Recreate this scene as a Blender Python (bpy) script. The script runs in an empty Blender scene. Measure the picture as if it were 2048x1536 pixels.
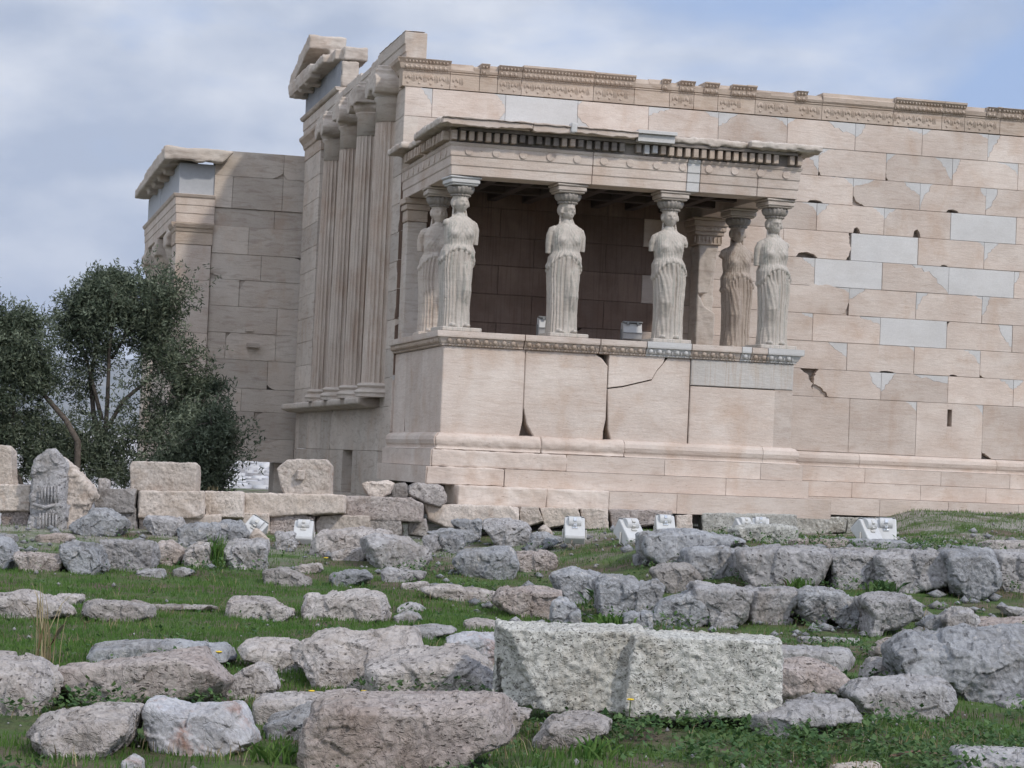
import bpy, bmesh, math, random
import numpy as np
from mathutils import Vector, Matrix

# ------------------------------------------------------------------ camera, sky, sun, exposure
SC = bpy.context.scene
COL = SC.collection
FPX = 4544.7
CAM = np.array([-7.248, -38.198, -0.198])
YAW, PIT, ROL = math.radians(13.764), math.radians(1.903), math.radians(2.4438)
FW = np.array([math.sin(YAW)*math.cos(PIT), math.cos(YAW)*math.cos(PIT), math.sin(PIT)])
_r = np.array([math.cos(YAW), -math.sin(YAW), 0.0]); _u = np.cross(_r, FW)
RT = math.cos(ROL)*_r + math.sin(ROL)*_u
UP = -math.sin(ROL)*_r + math.cos(ROL)*_u
cd = bpy.data.cameras.new("camera"); cam = bpy.data.objects.new("camera", cd); COL.objects.link(cam)
cd.sensor_width = 36.0; cd.lens = FPX/2048*36.0; cd.clip_start = 0.5; cd.clip_end = 60000
cam.matrix_world = Matrix(((RT[0], UP[0], -FW[0], CAM[0]), (RT[1], UP[1], -FW[1], CAM[1]), (RT[2], UP[2], -FW[2], CAM[2]), (0, 0, 0, 1)))
SC.camera = cam
SC.view_settings.view_transform = 'Standard'; SC.view_settings.look = 'None'
SC.view_settings.exposure = 0.14; SC.view_settings.gamma = 1.0

SUN_EL, SUN_AZ = math.radians(41), math.radians(32)        # azimuth measured from south towards east
sd = np.array([math.sin(SUN_AZ)*math.cos(SUN_EL), -math.cos(SUN_AZ)*math.cos(SUN_EL), math.sin(SUN_EL)])
sl = bpy.data.lights.new("sun", 'SUN'); sl.energy = 2.0; sl.angle = math.radians(2.5); sl.color = (1.0, 0.93, 0.83)
so = bpy.data.objects.new("sun", sl); COL.objects.link(so)
so.rotation_euler = Vector(sd).to_track_quat('Z', 'Y').to_euler(); so.location = (10, -20, 40)

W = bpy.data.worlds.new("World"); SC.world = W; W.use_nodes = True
nt = W.node_tree; nt.nodes.clear()
def N(t, **k):
    n = nt.nodes.new(t)
    for a, b in k.items(): setattr(n, a, b)
    return n
L = lambda a, b: nt.links.new(a, b)
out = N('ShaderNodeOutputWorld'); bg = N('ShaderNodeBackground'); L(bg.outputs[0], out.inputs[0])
sky = N('ShaderNodeTexSky', sky_type='NISHITA', sun_disc=False)
sky.sun_elevation = SUN_EL; sky.sun_rotation = math.pi - SUN_AZ; sky.air_density = 1.0; sky.dust_density = 2.0; sky.altitude = 150
tc = N('ShaderNodeTexCoord'); mp = N('ShaderNodeMapping'); L(tc.outputs['Generated'], mp.inputs[0])
mp.inputs['Scale'].default_value = (1, 1, 2.6); mp.inputs['Location'].default_value = (3.1, 0.4, 0.2)
n1 = N('ShaderNodeTexNoise'); n1.inputs['Scale'].default_value = 6.5; n1.inputs['Detail'].default_value = 8; n1.inputs['Roughness'].default_value = 0.55
n1.inputs['Distortion'].default_value = 0.35
L(mp.outputs[0], n1.inputs['Vector'])
sx = N('ShaderNodeSeparateXYZ'); L(tc.outputs['Generated'], sx.inputs[0])
# the cloud deck is thick to the north-west and thins out to the north-east
ma = N('ShaderNodeMath', operation='MULTIPLY_ADD'); L(sx.outputs['X'], ma.inputs[0]); ma.inputs[1].default_value = -1.15; ma.inputs[2].default_value = 0.33
mb_ = N('ShaderNodeMath', operation='ADD'); L(n1.outputs['Fac'], mb_.inputs[0]); L(ma.outputs[0], mb_.inputs[1])
cr = N('ShaderNodeValToRGB'); cr.color_ramp.elements[0].position = 0.36; cr.color_ramp.elements[1].position = 0.66
cr.color_ramp.elements[0].color = (0, 0, 0, 1); cr.color_ramp.elements[1].color = (0.94, 0.94, 0.94, 1)
L(mb_.outputs[0], cr.inputs[0])
n2 = N('ShaderNodeTexNoise'); n2.inputs['Scale'].default_value = 11; n2.inputs['Detail'].default_value = 7; n2.inputs['Roughness'].default_value = 0.5
mp2 = N('ShaderNodeMapping'); L(tc.outputs['Generated'], mp2.inputs[0]); mp2.inputs['Scale'].default_value = (1, 1, 1.9); mp2.inputs['Location'].default_value = (0.7, 2.2, 0)
L(mp2.outputs[0], n2.inputs['Vector'])
cc = N('ShaderNodeValToRGB'); cc.color_ramp.elements[0].position = 0.38; cc.color_ramp.elements[1].position = 0.62
cc.color_ramp.elements[0].color = (3.45, 3.95, 4.95, 1); cc.color_ramp.elements[1].color = (5.85, 6.1, 6.65, 1)
L(n2.outputs['Fac'], cc.inputs[0])
# thin veil: blue of the open sky
bl = N('ShaderNodeMix', data_type='RGBA'); bl.inputs[0].default_value = 0.80
L(sky.outputs[0], bl.inputs[6]); bl.inputs[7].default_value = (2.75, 3.8, 6.1, 1)
mx = N('ShaderNodeMix', data_type='RGBA'); L(cr.outputs[0], mx.inputs[0]); L(bl.outputs[2], mx.inputs[6]); L(cc.outputs[0], mx.inputs[7])
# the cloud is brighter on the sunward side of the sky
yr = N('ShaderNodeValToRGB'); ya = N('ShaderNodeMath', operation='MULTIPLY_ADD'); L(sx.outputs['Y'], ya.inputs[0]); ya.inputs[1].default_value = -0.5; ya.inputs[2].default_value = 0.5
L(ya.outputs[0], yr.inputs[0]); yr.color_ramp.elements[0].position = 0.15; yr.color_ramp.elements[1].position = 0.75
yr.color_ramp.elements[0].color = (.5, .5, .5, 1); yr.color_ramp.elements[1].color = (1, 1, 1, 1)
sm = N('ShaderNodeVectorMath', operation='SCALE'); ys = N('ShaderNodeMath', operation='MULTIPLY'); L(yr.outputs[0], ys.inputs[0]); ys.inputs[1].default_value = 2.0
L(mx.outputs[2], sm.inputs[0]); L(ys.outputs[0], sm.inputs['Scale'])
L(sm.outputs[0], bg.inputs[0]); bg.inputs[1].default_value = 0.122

# ------------------------------------------------------------------ helpers
rng = np.random.default_rng(7); random.seed(7)

def ray(u, v): return FW + RT*((u-1024)/FPX) - UP*((v-768)/FPX)
def on_y(u, v, y): d = ray(u, v); return CAM + d*((y-CAM[1])/d[1])
def on_x(u, v, x): d = ray(u, v); return CAM + d*((x-CAM[0])/d[0])

_perm = np.random.default_rng(3).permutation(256); _perm = np.concatenate([_perm, _perm, _perm])
_grad = np.random.default_rng(4).normal(size=(256, 3)); _grad /= np.linalg.norm(_grad, axis=1)[:, None]
def pnoise(P):
    P = np.asarray(P, float); I = np.floor(P).astype(int); f = P - I; w = f*f*f*(f*(f*6-15)+10); I &= 255
    r = 0
    for dx in (0, 1):
        for dy in (0, 1):
            for dz in (0, 1):
                h = _perm[_perm[_perm[(I[:, 0]+dx) & 255]+((I[:, 1]+dy) & 255)]+((I[:, 2]+dz) & 255)]
                g = (_grad[h]*(f-np.array([dx, dy, dz]))).sum(1)
                r = r + g*(w[:, 0] if dx else 1-w[:, 0])*(w[:, 1] if dy else 1-w[:, 1])*(w[:, 2] if dz else 1-w[:, 2])
    return r
def fbm(P, oct=4, ridge=False):
    P = np.asarray(P, float); a = 1.0; s = 0
    for i in range(oct):
        n = pnoise(P*(2**i)+17.3*i)
        s = s + a*((1-2*np.abs(n))-0.6 if ridge else n); a *= 0.5
    return s
def sstep(a, b, x): t = np.clip((x-a)/(b-a), 0, 1); return t*t*(3-2*t)

# ground height of the rock plateau round the temple
def ground_h(x, y):
    x = np.asarray(x, float); y = np.asarray(y, float)
    left = np.interp(y, [-60, -38, -30, -22, -13, -5.0, 0], [-2.0, -1.96, -1.93, -1.86, -1.75, -1.42, -1.30])
    right = np.interp(y, [-60, -38, -30, -22, -16.6, -15.6, -13.2, -12.2, -6, 0, 12], [-2.0, -1.96, -1.93, -1.86, -1.74, -1.62, -1.46, -1.12, -1.18, -1.25, -1.25])
    bank = sstep(7.9, 9.5, x-.26*(y+.6))*sstep(-8, -1.0, y)*.46
    right = right+bank
    s = sstep(-.1, 2.7, x)
    h = left*(1-s)+right*s
    west = (1-sstep(-0.45, -0.1, x))*sstep(-4.75, -4.35, y)         # the lower sanctuary floor west of the temple
    h = h*(1-west) - 3.2*west
    far = sstep(26, 60, np.maximum(y, np.abs(x)-10))
    return h - 60*far
def hit(u, v):
    d = ray(u, v); t = 8.0; p0 = None
    while t < 60:
        p = CAM+d*t
        if p[2] <= ground_h(p[0], p[1]): return p
        t += 0.03
    return CAM+d*38

def tag(o, label=None, cat=None, group=None, kind=None):
    if label: o['label'] = label
    if cat: o['category'] = cat
    if group: o['group'] = group
    if kind: o['kind'] = kind
    return o
def empty(name, loc, label, cat, group=None):
    o = bpy.data.objects.new(name, None); COL.objects.link(o); o.location = [float(c) for c in loc]
    o.empty_display_size = 0.3
    return tag(o, label, cat, group)

class MB:
    """collects faces; build() links them as ONE mesh object"""
    def __init__(s): s.v = []; s.f = []; s.m = []; s.t = []
    def add(s, verts, faces, m=0, t=1.0):
        b = len(s.v); s.v += [tuple(map(float, q)) for q in verts]
        for f in faces: s.f.append(tuple(i+b for i in f)); s.m.append(m); s.t.append(t)
    def box(s, x0, x1, y0, y1, z0, z1, m=0, t=1.0):
        s.add([(x0, y0, z0), (x1, y0, z0), (x1, y1, z0), (x0, y1, z0), (x0, y0, z1), (x1, y0, z1), (x1, y1, z1), (x0, y1, z1)],
              [(0, 3, 2, 1), (4, 5, 6, 7), (0, 1, 5, 4), (1, 2, 6, 5), (2, 3, 7, 6), (3, 0, 4, 7)], m, t)
    def rings(s, R, m=0, t=1.0, caps=True, closed=True):
        n = len(R[0]); V = [q for r in R for q in r]; F = []
        for k in range(len(R)-1):
            for i in range(n if closed else n-1):
                j = (i+1) % n; F.append((k*n+i, k*n+j, (k+1)*n+j, (k+1)*n+i))
        if caps: F.append(tuple(range(n-1, -1, -1))); F.append(tuple((len(R)-1)*n+i for i in range(n)))
        s.add(V, F, m, t)
    def lathe(s, c, prof, n=24, m=0, t=1.0, rib=0, amp=0.0, arc=None):
        R = []
        for (r, z) in prof:
            ring = []
            for i in range(n):
                a = 2*math.pi*i/n; rr = r*(1-amp*abs(math.sin(rib*a/2))) if rib else r
                ring.append((c[0]+rr*math.cos(a), c[1]+rr*math.sin(a), c[2]+z))
            R.append(ring)
        s.rings(R, m, t)
    def ell(s, c, r, n=8, k=6, m=0, t=1.0):
        R = []
        for j in range(k+1):
            ph = math.pi*(j+0.02 if j == 0 else (j-0.02 if j == k else j))/k-math.pi/2
            R.append([(c[0]+r[0]*math.cos(ph)*math.cos(2*math.pi*i/n), c[1]+r[1]*math.cos(ph)*math.sin(2*math.pi*i/n), c[2]+r[2]*math.sin(ph)) for i in range(n)])
        s.rings(R, m, t)
    def tube(s, pts, rad, n=8, m=0, t=1.0):
        pts = [np.array(p, float) for p in pts]
        if not hasattr(rad, '__len__'): rad = [rad]*len(pts)
        R = []; a = None
        for i, p in enumerate(pts):
            d = pts[min(i+1, len(pts)-1)]-pts[max(i-1, 0)]; d = d/(np.linalg.norm(d)+1e-9)
            if a is None:
                a = np.cross(d, [0.3, 0.2, 0.93]); a = a if np.linalg.norm(a) > 1e-3 else np.cross(d, [1, 0, 0])
            a = a-d*(a@d); a /= np.linalg.norm(a)+1e-9; b = np.cross(d, a)
            R.append([p+rad[i]*(a*math.cos(2*math.pi*k/n)+b*math.sin(2*math.pi*k/n)) for k in range(n)])
        s.rings(R, m, t)
    def build(s, name, mats, parent=None, bevel=0, smooth=False, loc=None, seg=1):
        me = bpy.data.meshes.new(name); me.from_pydata(s.v, [], s.f)
        for k in (mats if isinstance(mats, (list, tuple)) else [mats]): me.materials.append(k)
        me.polygons.foreach_set('material_index', s.m)
        at = me.attributes.new('tint', 'FLOAT', 'FACE'); at.data.foreach_set('value', s.t)
        if smooth: me.polygons.foreach_set('use_smooth', [True]*len(s.f))
        bm = bmesh.new(); bm.from_mesh(me); bmesh.ops.recalc_face_normals(bm, faces=bm.faces); bm.to_mesh(me); bm.free()
        o = bpy.data.objects.new(name, me); COL.objects.link(o)
        if parent is not None: attach(o, parent)
        if bevel:
            b = o.modifiers.new('bevel', 'BEVEL'); b.width = bevel; b.segments = seg; b.limit_method = 'ANGLE'; b.angle_limit = math.radians(40); b.harden_normals = False
        return o
def origin_of(o):
    p = Vector((0, 0, 0))
    while o is not None: p += o.location; o = o.parent
    return p
def attach(o, parent):
    """geometry is written in world coordinates; keep it there under an unrotated parent"""
    o.parent = parent; me = o.data
    me.transform(Matrix.Translation(-origin_of(parent)))

def np_mesh(name, V, F, mat, parent=None, smooth=False, tint=None):
    """V (n,3) and F (m,k): quick mesh from arrays"""
    V = np.asarray(V, np.float32); F = np.asarray(F, np.int32); m, k = F.shape
    me = bpy.data.meshes.new(name); me.vertices.add(len(V)); me.vertices.foreach_set('co', V.ravel())
    me.loops.add(m*k); me.loops.foreach_set('vertex_index', F.ravel())
    me.polygons.add(m); me.polygons.foreach_set('loop_start', np.arange(0, m*k, k, dtype=np.int32))
    try: me.polygons.foreach_set('loop_total', np.full(m, k, np.int32))
    except Exception: pass
    if smooth: me.polygons.foreach_set('use_smooth', np.ones(m, bool))
    if tint is not None:
        at = me.attributes.new('tint', 'FLOAT', 'FACE'); at.data.foreach_set('value', np.asarray(tint, np.float32))
    me.update(calc_edges=True); me.validate()
    for mm in (mat if isinstance(mat, (list, tuple)) else [mat]): me.materials.append(mm)
    o = bpy.data.objects.new(name, me); COL.objects.link(o)
    if parent is not None: attach(o, parent)
    return o

def remeshed(me, voxel, smooth_it=3, fac=0.5):
    """voxel-remesh a coarse mesh into one even closed surface"""
    o = bpy.data.objects.new('tmp', me); COL.objects.link(o)
    r = o.modifiers.new('r', 'REMESH'); r.mode = 'VOXEL'; r.voxel_size = voxel
    if smooth_it:
        s = o.modifiers.new('s', 'SMOOTH'); s.factor = fac; s.iterations = smooth_it
    dg = bpy.context.evaluated_depsgraph_get(); ev = o.evaluated_get(dg)
    new = bpy.data.meshes.new_from_object(ev)
    bpy.data.objects.remove(o); bpy.data.meshes.remove(me)
    return new
def coords(me):
    a = np.empty(len(me.vertices)*3, np.float32); me.vertices.foreach_get('co', a); return a.reshape(-1, 3).astype(float)
def normals(me):
    a = np.empty(len(me.vertices)*3, np.float32); me.vertex_normals.foreach_get('vector', a); return a.reshape(-1, 3).astype(float)
def set_coords(me, V): me.vertices.foreach_set('co', np.asarray(V, np.float32).ravel()); me.update()

# ------------------------------------------------------------------ materials (all procedural)
def mat(name):
    m = bpy.data.materials.new(name); m.use_nodes = True
    t = m.node_tree; b = t.nodes['Principled BSDF']; b.inputs['Roughness'].default_value = 0.85
    b.inputs['Specular IOR Level'].default_value = 0.25
    return m, t, b
def nd(t, k, **a):
    n = t.nodes.new(k)
    for p, q in a.items(): setattr(n, p, q)
    return n
def noise_n(t, vec, scale, detail=6, rough=0.6, dist=0.0):
    n = nd(t, 'ShaderNodeTexNoise'); n.inputs['Scale'].default_value = scale; n.inputs['Detail'].default_value = detail
    n.inputs['Roughness'].default_value = rough; n.inputs['Distortion'].default_value = dist; t.links.new(vec, n.inputs['Vector']); return n.outputs['Fac']
def ramp_n(t, fac, stops):
    r = nd(t, 'ShaderNodeValToRGB'); e = r.color_ramp.elements
    while len(e) < len(stops): e.new(0.5)
    for q, (p, c) in zip(e, stops): q.position = p; q.color = (c if hasattr(c, '__len__') else (c, c, c))+(1,) if hasattr(c, '__len__') else (c, c, c, 1)
    t.links.new(fac, r.inputs[0]); return r.outputs[0]
def mix_n(t, fac, a, b, mode='MIX'):
    m = nd(t, 'ShaderNodeMix', data_type='RGBA', blend_type=mode)
    for s, v in ((0, fac), (6, a), (7, b)):
        if hasattr(v, 'is_output') or hasattr(v, 'links'): t.links.new(v, m.inputs[s])
        elif s == 0: m.inputs[0].default_value = v
        else: m.inputs[s].default_value = tuple(v)+(1,)
    return m.outputs[2]
def math_n(t, op, a, b=None):
    m = nd(t, 'ShaderNodeMath', operation=op)
    for i, v in enumerate((a, b)):
        if v is None: continue
        if hasattr(v, 'links'): t.links.new(v, m.inputs[i])
        else: m.inputs[i].default_value = v
    return m.outputs[0]
def map_n(t, scale=(1, 1, 1), rnd=False):
    c = nd(t, 'ShaderNodeTexCoord'); m = nd(t, 'ShaderNodeMapping'); t.links.new(c.outputs['Object'], m.inputs[0]); m.inputs['Scale'].default_value = scale
    if rnd:
        oi = nd(t, 'ShaderNodeObjectInfo'); k = math_n(t, 'MULTIPLY', oi.outputs['Random'], 40.0)
        cx = nd(t, 'ShaderNodeCombineXYZ'); t.links.new(k, cx.inputs[0]); t.links.new(k, cx.inputs[1]); t.links.new(cx.outputs[0], m.inputs['Location'])
    return m.outputs[0]
def tint_n(t, col):
    a = nd(t, 'ShaderNodeAttribute', attribute_name='tint')
    return mix_n(t, 1.0, col, a.outputs['Fac'], 'MULTIPLY') if False else _mul(t, col, a.outputs['Fac'])
def _mul(t, col, fac):
    c = nd(t, 'ShaderNodeVectorMath', operation='SCALE'); t.links.new(col, c.inputs[0]); t.links.new(fac, c.inputs['Scale']); return c.outputs[0]
def bump_n(t, b, h, strength=0.3, dist=0.02):
    n = nd(t, 'ShaderNodeBump'); n.inputs['Strength'].default_value = strength; n.inputs['Distance'].default_value = dist
    t.links.new(h, n.inputs['Height']); t.links.new(n.outputs[0], b.inputs['Normal'])

def marble(name, c1, c2, vein, stain=None, veinamt=0.45, vert=False, pit=0.5, bump=0.35):
    m, t, b = mat(name)
    iso = map_n(t); st = map_n(t, (15, 15, 0.55) if vert else (1.3, 1.3, 7))
    base = mix_n(t, ramp_n(t, noise_n(t, iso, 1.3, 5), [(0.35, 0.0), (0.65, 1.0)]), c1, c2)
    v = ramp_n(t, noise_n(t, st, 1.6, 7, 0.62, 0.8), [(0.50, 0.0), (0.66, 1.0)])
    col = mix_n(t, math_n(t, 'MULTIPLY', v, veinamt), base, vein)
    if stain is not None:
        s = ramp_n(t, noise_n(t, map_n(t, (1.6, 1.6, 1.0)), 1.1, 6, 0.6, 0.4), [(0.52, 0.0), (0.70, 1.0)])
        col = mix_n(t, math_n(t, 'MULTIPLY', s, 0.55), col, stain)
    fine = noise_n(t, iso, 38, 4, 0.7)
    col = mix_n(t, 0.22, col, ramp_n(t, fine, [(0.3, 0.45), (0.7, 1.0)]), 'MULTIPLY')
    pits = ramp_n(t, noise_n(t, map_n(t, (5, 5, 22)), 2.4, 5, 0.7), [(0.30, 0.0), (0.37, 1.0)])
    blot = ramp_n(t, noise_n(t, map_n(t, (1, 1, 1.6)), 0.75, 8, 0.72, 0.3), [(0.36, 0.0), (0.64, 1.0)])
    col = mix_n(t, 0.30, col, ramp_n(t, blot, [(0.0, 0.72), (1.0, 1.12)]), 'MULTIPLY')
    col = mix_n(t, pit, col, mix_n(t, pits, (0.40, 0.32, 0.27), (1, 1, 1)), 'MULTIPLY')
    col = tint_n(t, col)
    t.links.new(col, b.inputs['Base Color'])
    h = math_n(t, 'ADD', math_n(t, 'MULTIPLY', noise_n(t, map_n(t, (1, 1, 4)), 6, 7, 0.65), 1.0), math_n(t, 'MULTIPLY', pits, 0.5))
    bump_n(t, b, h, bump, 0.03)
    return m
M_OLD = marble('weathered_marble', (0.545, 0.445, 0.375), (0.635, 0.55, 0.48), (0.41, 0.305, 0.24), stain=(0.47, 0.335, 0.245), veinamt=.30, pit=.85)
M_NEW = marble('new_marble', (0.54, 0.52, 0.495), (0.59, 0.575, 0.555), (0.50, 0.475, 0.445), veinamt=0.3, pit=0.08, bump=0.12)
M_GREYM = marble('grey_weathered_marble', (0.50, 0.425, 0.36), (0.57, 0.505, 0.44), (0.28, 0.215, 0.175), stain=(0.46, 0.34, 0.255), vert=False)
M_STAT = marble('statue_marble', (0.445, 0.39, 0.335), (0.515, 0.465, 0.41), (0.21, 0.235, 0.205), stain=(0.42, 0.355, 0.285), vert=True, pit=0.45, veinamt=.6)
M_SHAFT = marble('streaked_shaft_marble', (0.50, 0.41, 0.34), (0.58, 0.50, 0.43), (0.24, 0.17, 0.13), stain=(0.40, 0.275, 0.20), veinamt=0.55, vert=True)
M_SOOT_SHADE = marble('soot_and_shade_marble', (0.15, 0.10, 0.075), (0.235, 0.165, 0.128), (0.075, 0.05, 0.04), stain=(0.185, 0.11, 0.078), vert=True)  # smoke brown, with part of the porch shade painted in
M_BLUE = marble('dark_grey_limestone', (0.27, 0.28, 0.30), (0.33, 0.34, 0.36), (0.20, 0.20, 0.22), veinamt=0.4, vert=True, pit=0.2)
M_CARVE = marble('carved_frieze_marble', (0.44, 0.35, 0.275), (0.51, 0.42, 0.345), (0.29, 0.205, 0.15), stain=(0.44, 0.32, 0.23), veinamt=0.55)
M_CAP = marble('shaded_capital_marble', (0.27, 0.24, 0.21), (0.38, 0.345, 0.31), (0.14, 0.12, 0.105), stain=(0.30, 0.25, 0.20))  # shadow of the abacus on the capitals, put into the colour
M_RUST = marble('rust_streaked_marble', (0.46, 0.425, 0.385), (0.52, 0.49, 0.455), (0.38, 0.265, 0.175), stain=(0.43, 0.31, 0.21), veinamt=.5, vert=True, pit=.3)
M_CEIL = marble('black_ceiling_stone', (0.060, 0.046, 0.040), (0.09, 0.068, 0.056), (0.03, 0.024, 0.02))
M_BLACK = marble('crust_and_shade_marble', (0.15, 0.125, 0.11), (0.30, 0.26, 0.225), (0.06, 0.05, 0.045), stain=(0.36, 0.30, 0.25))  # black crust; also serves as painted shade behind dentils and under the cornice

def rock_mat(name, c1, c2, c3, pit_scale=16, pit_amt=0.8, streak=1.0, lichen=None, pit_lo=0.10, bump=0.6):
    m, t, b = mat(name); iso = map_n(t, (1, 1, 1), True); st = map_n(t, (1, 1, streak), True)
    col = mix_n(t, ramp_n(t, noise_n(t, iso, 1.8, 6, 0.6, 0.3), [(0.36, 0.0), (0.64, 1.0)]), c1, c2)
    col = mix_n(t, ramp_n(t, noise_n(t, iso, 3.6, 6, 0.65, 0.5), [(0.54, 0.0), (0.70, 0.85)]), col, c3)
    vo = nd(t, 'ShaderNodeTexVoronoi'); vo.inputs['Scale'].default_value = pit_scale; vo.inputs['Randomness'].default_value = 1.0
    wv = nd(t, 'ShaderNodeVectorMath', operation='ADD')
    nn = nd(t, 'ShaderNodeTexNoise'); nn.inputs['Scale'].default_value = 9; nn.inputs['Detail'].default_value = 4; t.links.new(st, nn.inputs['Vector'])
    sc = nd(t, 'ShaderNodeVectorMath', operation='SCALE'); sc.inputs['Scale'].default_value = 0.16; t.links.new(nn.outputs['Color'], sc.inputs[0])
    t.links.new(st, wv.inputs[0]); t.links.new(sc.outputs[0], wv.inputs[1]); t.links.new(wv.outputs[0], vo.inputs['Vector'])
    dens = ramp_n(t, noise_n(t, iso, 2.6, 4), [(0.34, 0.0), (0.56, 1.0)])
    pits = ramp_n(t, vo.outputs['Distance'], [(pit_lo, 0.0), (pit_lo+0.15, 1.0)])
    pits = mix_n(t, dens, (1, 1, 1), pits)
    col = mix_n(t, pit_amt, col, mix_n(t, pits, (0.10, 0.088, 0.078), (1, 1, 1)), 'MULTIPLY')
    fine = noise_n(t, iso, 26, 6, 0.72)
    col = mix_n(t, 0.6, col, ramp_n(t, fine, [(0.30, 0.42), (0.56, 1.0)]), 'MULTIPLY')
    if lichen is not None:
        lf = ramp_n(t, noise_n(t, iso, 7, 6, 0.7, 0.6), [(0.58, 0.0), (0.66, 0.8)]); col = mix_n(t, lf, col, lichen)
    oi = nd(t, 'ShaderNodeObjectInfo'); k = math_n(t, 'ADD', math_n(t, 'MULTIPLY', oi.outputs['Random'], 0.24), 0.88)
    col = _mul(t, col, k)
    t.links.new(col, b.inputs['Base Color']); b.inputs['Roughness'].default_value = 0.95
    dirt = ramp_n(t, noise_n(t, iso, 1.4, 7, 0.7, 0.8), [(0.50, 0.0), (0.66, 1.0)])
    col = mix_n(t, math_n(t, 'MULTIPLY', dirt, 0.55), col, mix_n(t, 1.0, col, (0.60, 0.53, 0.45), 'MULTIPLY')); t.links.new(col, b.inputs['Base Color'])
    crack = ramp_n(t, noise_n(t, iso, 4.5, 5, 0.6, 1.2), [(0.47, 1.0), (0.495, 0.0), (0.52, 1.0)])
    h = math_n(t, 'ADD', math_n(t, 'ADD', noise_n(t, iso, 12, 8, 0.7), math_n(t, 'MULTIPLY', pits, 0.55)), math_n(t, 'MULTIPLY', crack, 0.22))
    bump_n(t, b, h, bump, 0.045)
    return m
R_PORO = rock_mat('pitted_poros', (0.41, 0.365, 0.335), (0.49, 0.45, 0.42), (0.335, 0.295, 0.27), 18, 0.62, 1.9, pit_lo=.14, bump=.9)
R_PINK = rock_mat('pinkish_poros', (0.40, 0.335, 0.30), (0.47, 0.415, 0.38), (0.33, 0.27, 0.245), 20, 0.7, 2.4, pit_lo=.15, bump=.9)
R_GREY = rock_mat('grey_limestone', (0.29, 0.292, 0.30), (0.395, 0.395, 0.398), (0.21, 0.21, 0.214), 9, 0.55, 1.0, lichen=(0.48, 0.45, 0.42), bump=.9)
R_PALE = rock_mat('pale_limestone', (0.36, 0.345, 0.34), (0.45, 0.43, 0.42), (0.28, 0.265, 0.255), 12, 0.65, 1.4, bump=.9)
R_RED = rock_mat('red_stained_limestone', (0.41, 0.41, 0.43), (0.47, 0.46, 0.46), (0.35, 0.18, 0.12), 10, 0.5, 1.0)
R_COARSE = rock_mat('coarse_shelly_poros', (0.465, 0.45, 0.405), (0.55, 0.535, 0.485), (0.38, 0.365, 0.325), 40, 0.66, 1.2, pit_lo=0.18, bump=.8)
R_MARB = rock_mat('pale_marble_block', (0.50, 0.425, 0.36), (0.57, 0.50, 0.44), (0.42, 0.335, 0.275), 22, 0.7, 2.4, bump=0.5)
R_DARK = rock_mat('dark_crusted_stone', (0.24, 0.22, 0.205), (0.32, 0.295, 0.275), (0.15, 0.135, 0.125), 15, 0.7, 1.0)
RM = dict(P=R_PORO, K=R_PINK, G=R_GREY, L=R_PALE, R=R_RED, C=R_COARSE, M=R_MARB, D=R_DARK)

def plain(name, c, rough=0.5, spec=0.4, metal=0.0):
    m, t, b = mat(name); b.inputs['Base Color'].default_value = tuple(c)+(1,); b.inputs['Roughness'].default_value = rough
    b.inputs['Specular IOR Level'].default_value = spec; b.inputs['Metallic'].default_value = metal
    n = noise_n(t, map_n(t), 14, 5); col = mix_n(t, 0.25, c, ramp_n(t, n, [(0.3, 0.6), (0.7, 1.0)]), 'MULTIPLY'); t.links.new(col, b.inputs['Base Color'])
    return m
M_LAMP = plain('painted_lamp_housing', (0.52, 0.515, 0.50), 0.45)
M_LAMPD = plain('lamp_grey_fitting', (0.22, 0.225, 0.22), 0.4)
M_CHROME = plain('bright_latch_metal', (0.75, 0.75, 0.75), 0.18, 0.5, 0.9)
M_STAKE = plain('lamp_stake_metal', (0.50, 0.48, 0.44), 0.5)
M_CABLE = plain('grey_brown_cable', (0.20, 0.17, 0.14), 0.7)

def leafy(name, c1, c2, trans=0.25):
    m, t, b = mat(name); a = nd(t, 'ShaderNodeAttribute', attribute_name='tint')
    col = mix_n(t, a.outputs['Fac'], c1, c2); t.links.new(col, b.inputs['Base Color']); b.inputs['Roughness'].default_value = 0.62
    tr = nd(t, 'ShaderNodeBsdfTranslucent'); t.links.new(col, tr.inputs[0])
    ms = nd(t, 'ShaderNodeMixShader'); ms.inputs[0].default_value = trans; t.links.new(b.outputs[0], ms.inputs[1]); t.links.new(tr.outputs[0], ms.inputs[2])
    t.links.new(ms.outputs[0], t.nodes['Material Output'].inputs[0]); return m
M_OLIVE = leafy('olive_leaf', (0.042, 0.060, 0.035), (0.21, 0.24, 0.165), 0.25)
M_GRASS = leafy('grass_blade', (0.064, 0.150, 0.030), (0.155, 0.245, 0.060), 0.45)
M_WEED = leafy('weed_leaf', (0.040, 0.092, 0.030), (0.12, 0.19, 0.062), 0.3)
M_STRAW = leafy('dry_straw', (0.22, 0.17, 0.09), (0.38, 0.31, 0.18), 0.2)
M_BARK = rock_mat('olive_bark', (0.10, 0.085, 0.07), (0.14, 0.115, 0.095), (0.07, 0.058, 0.05), 10, 0.4, 0.3)
M_YELL = plain('yellow_petal', (0.75, 0.52, 0.03), 0.6)
M_STEM = plain('green_stem', (0.06, 0.10, 0.03), 0.6)
M_TWIG = plain('brown_twig', (0.16, 0.10, 0.07), 0.8)
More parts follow.
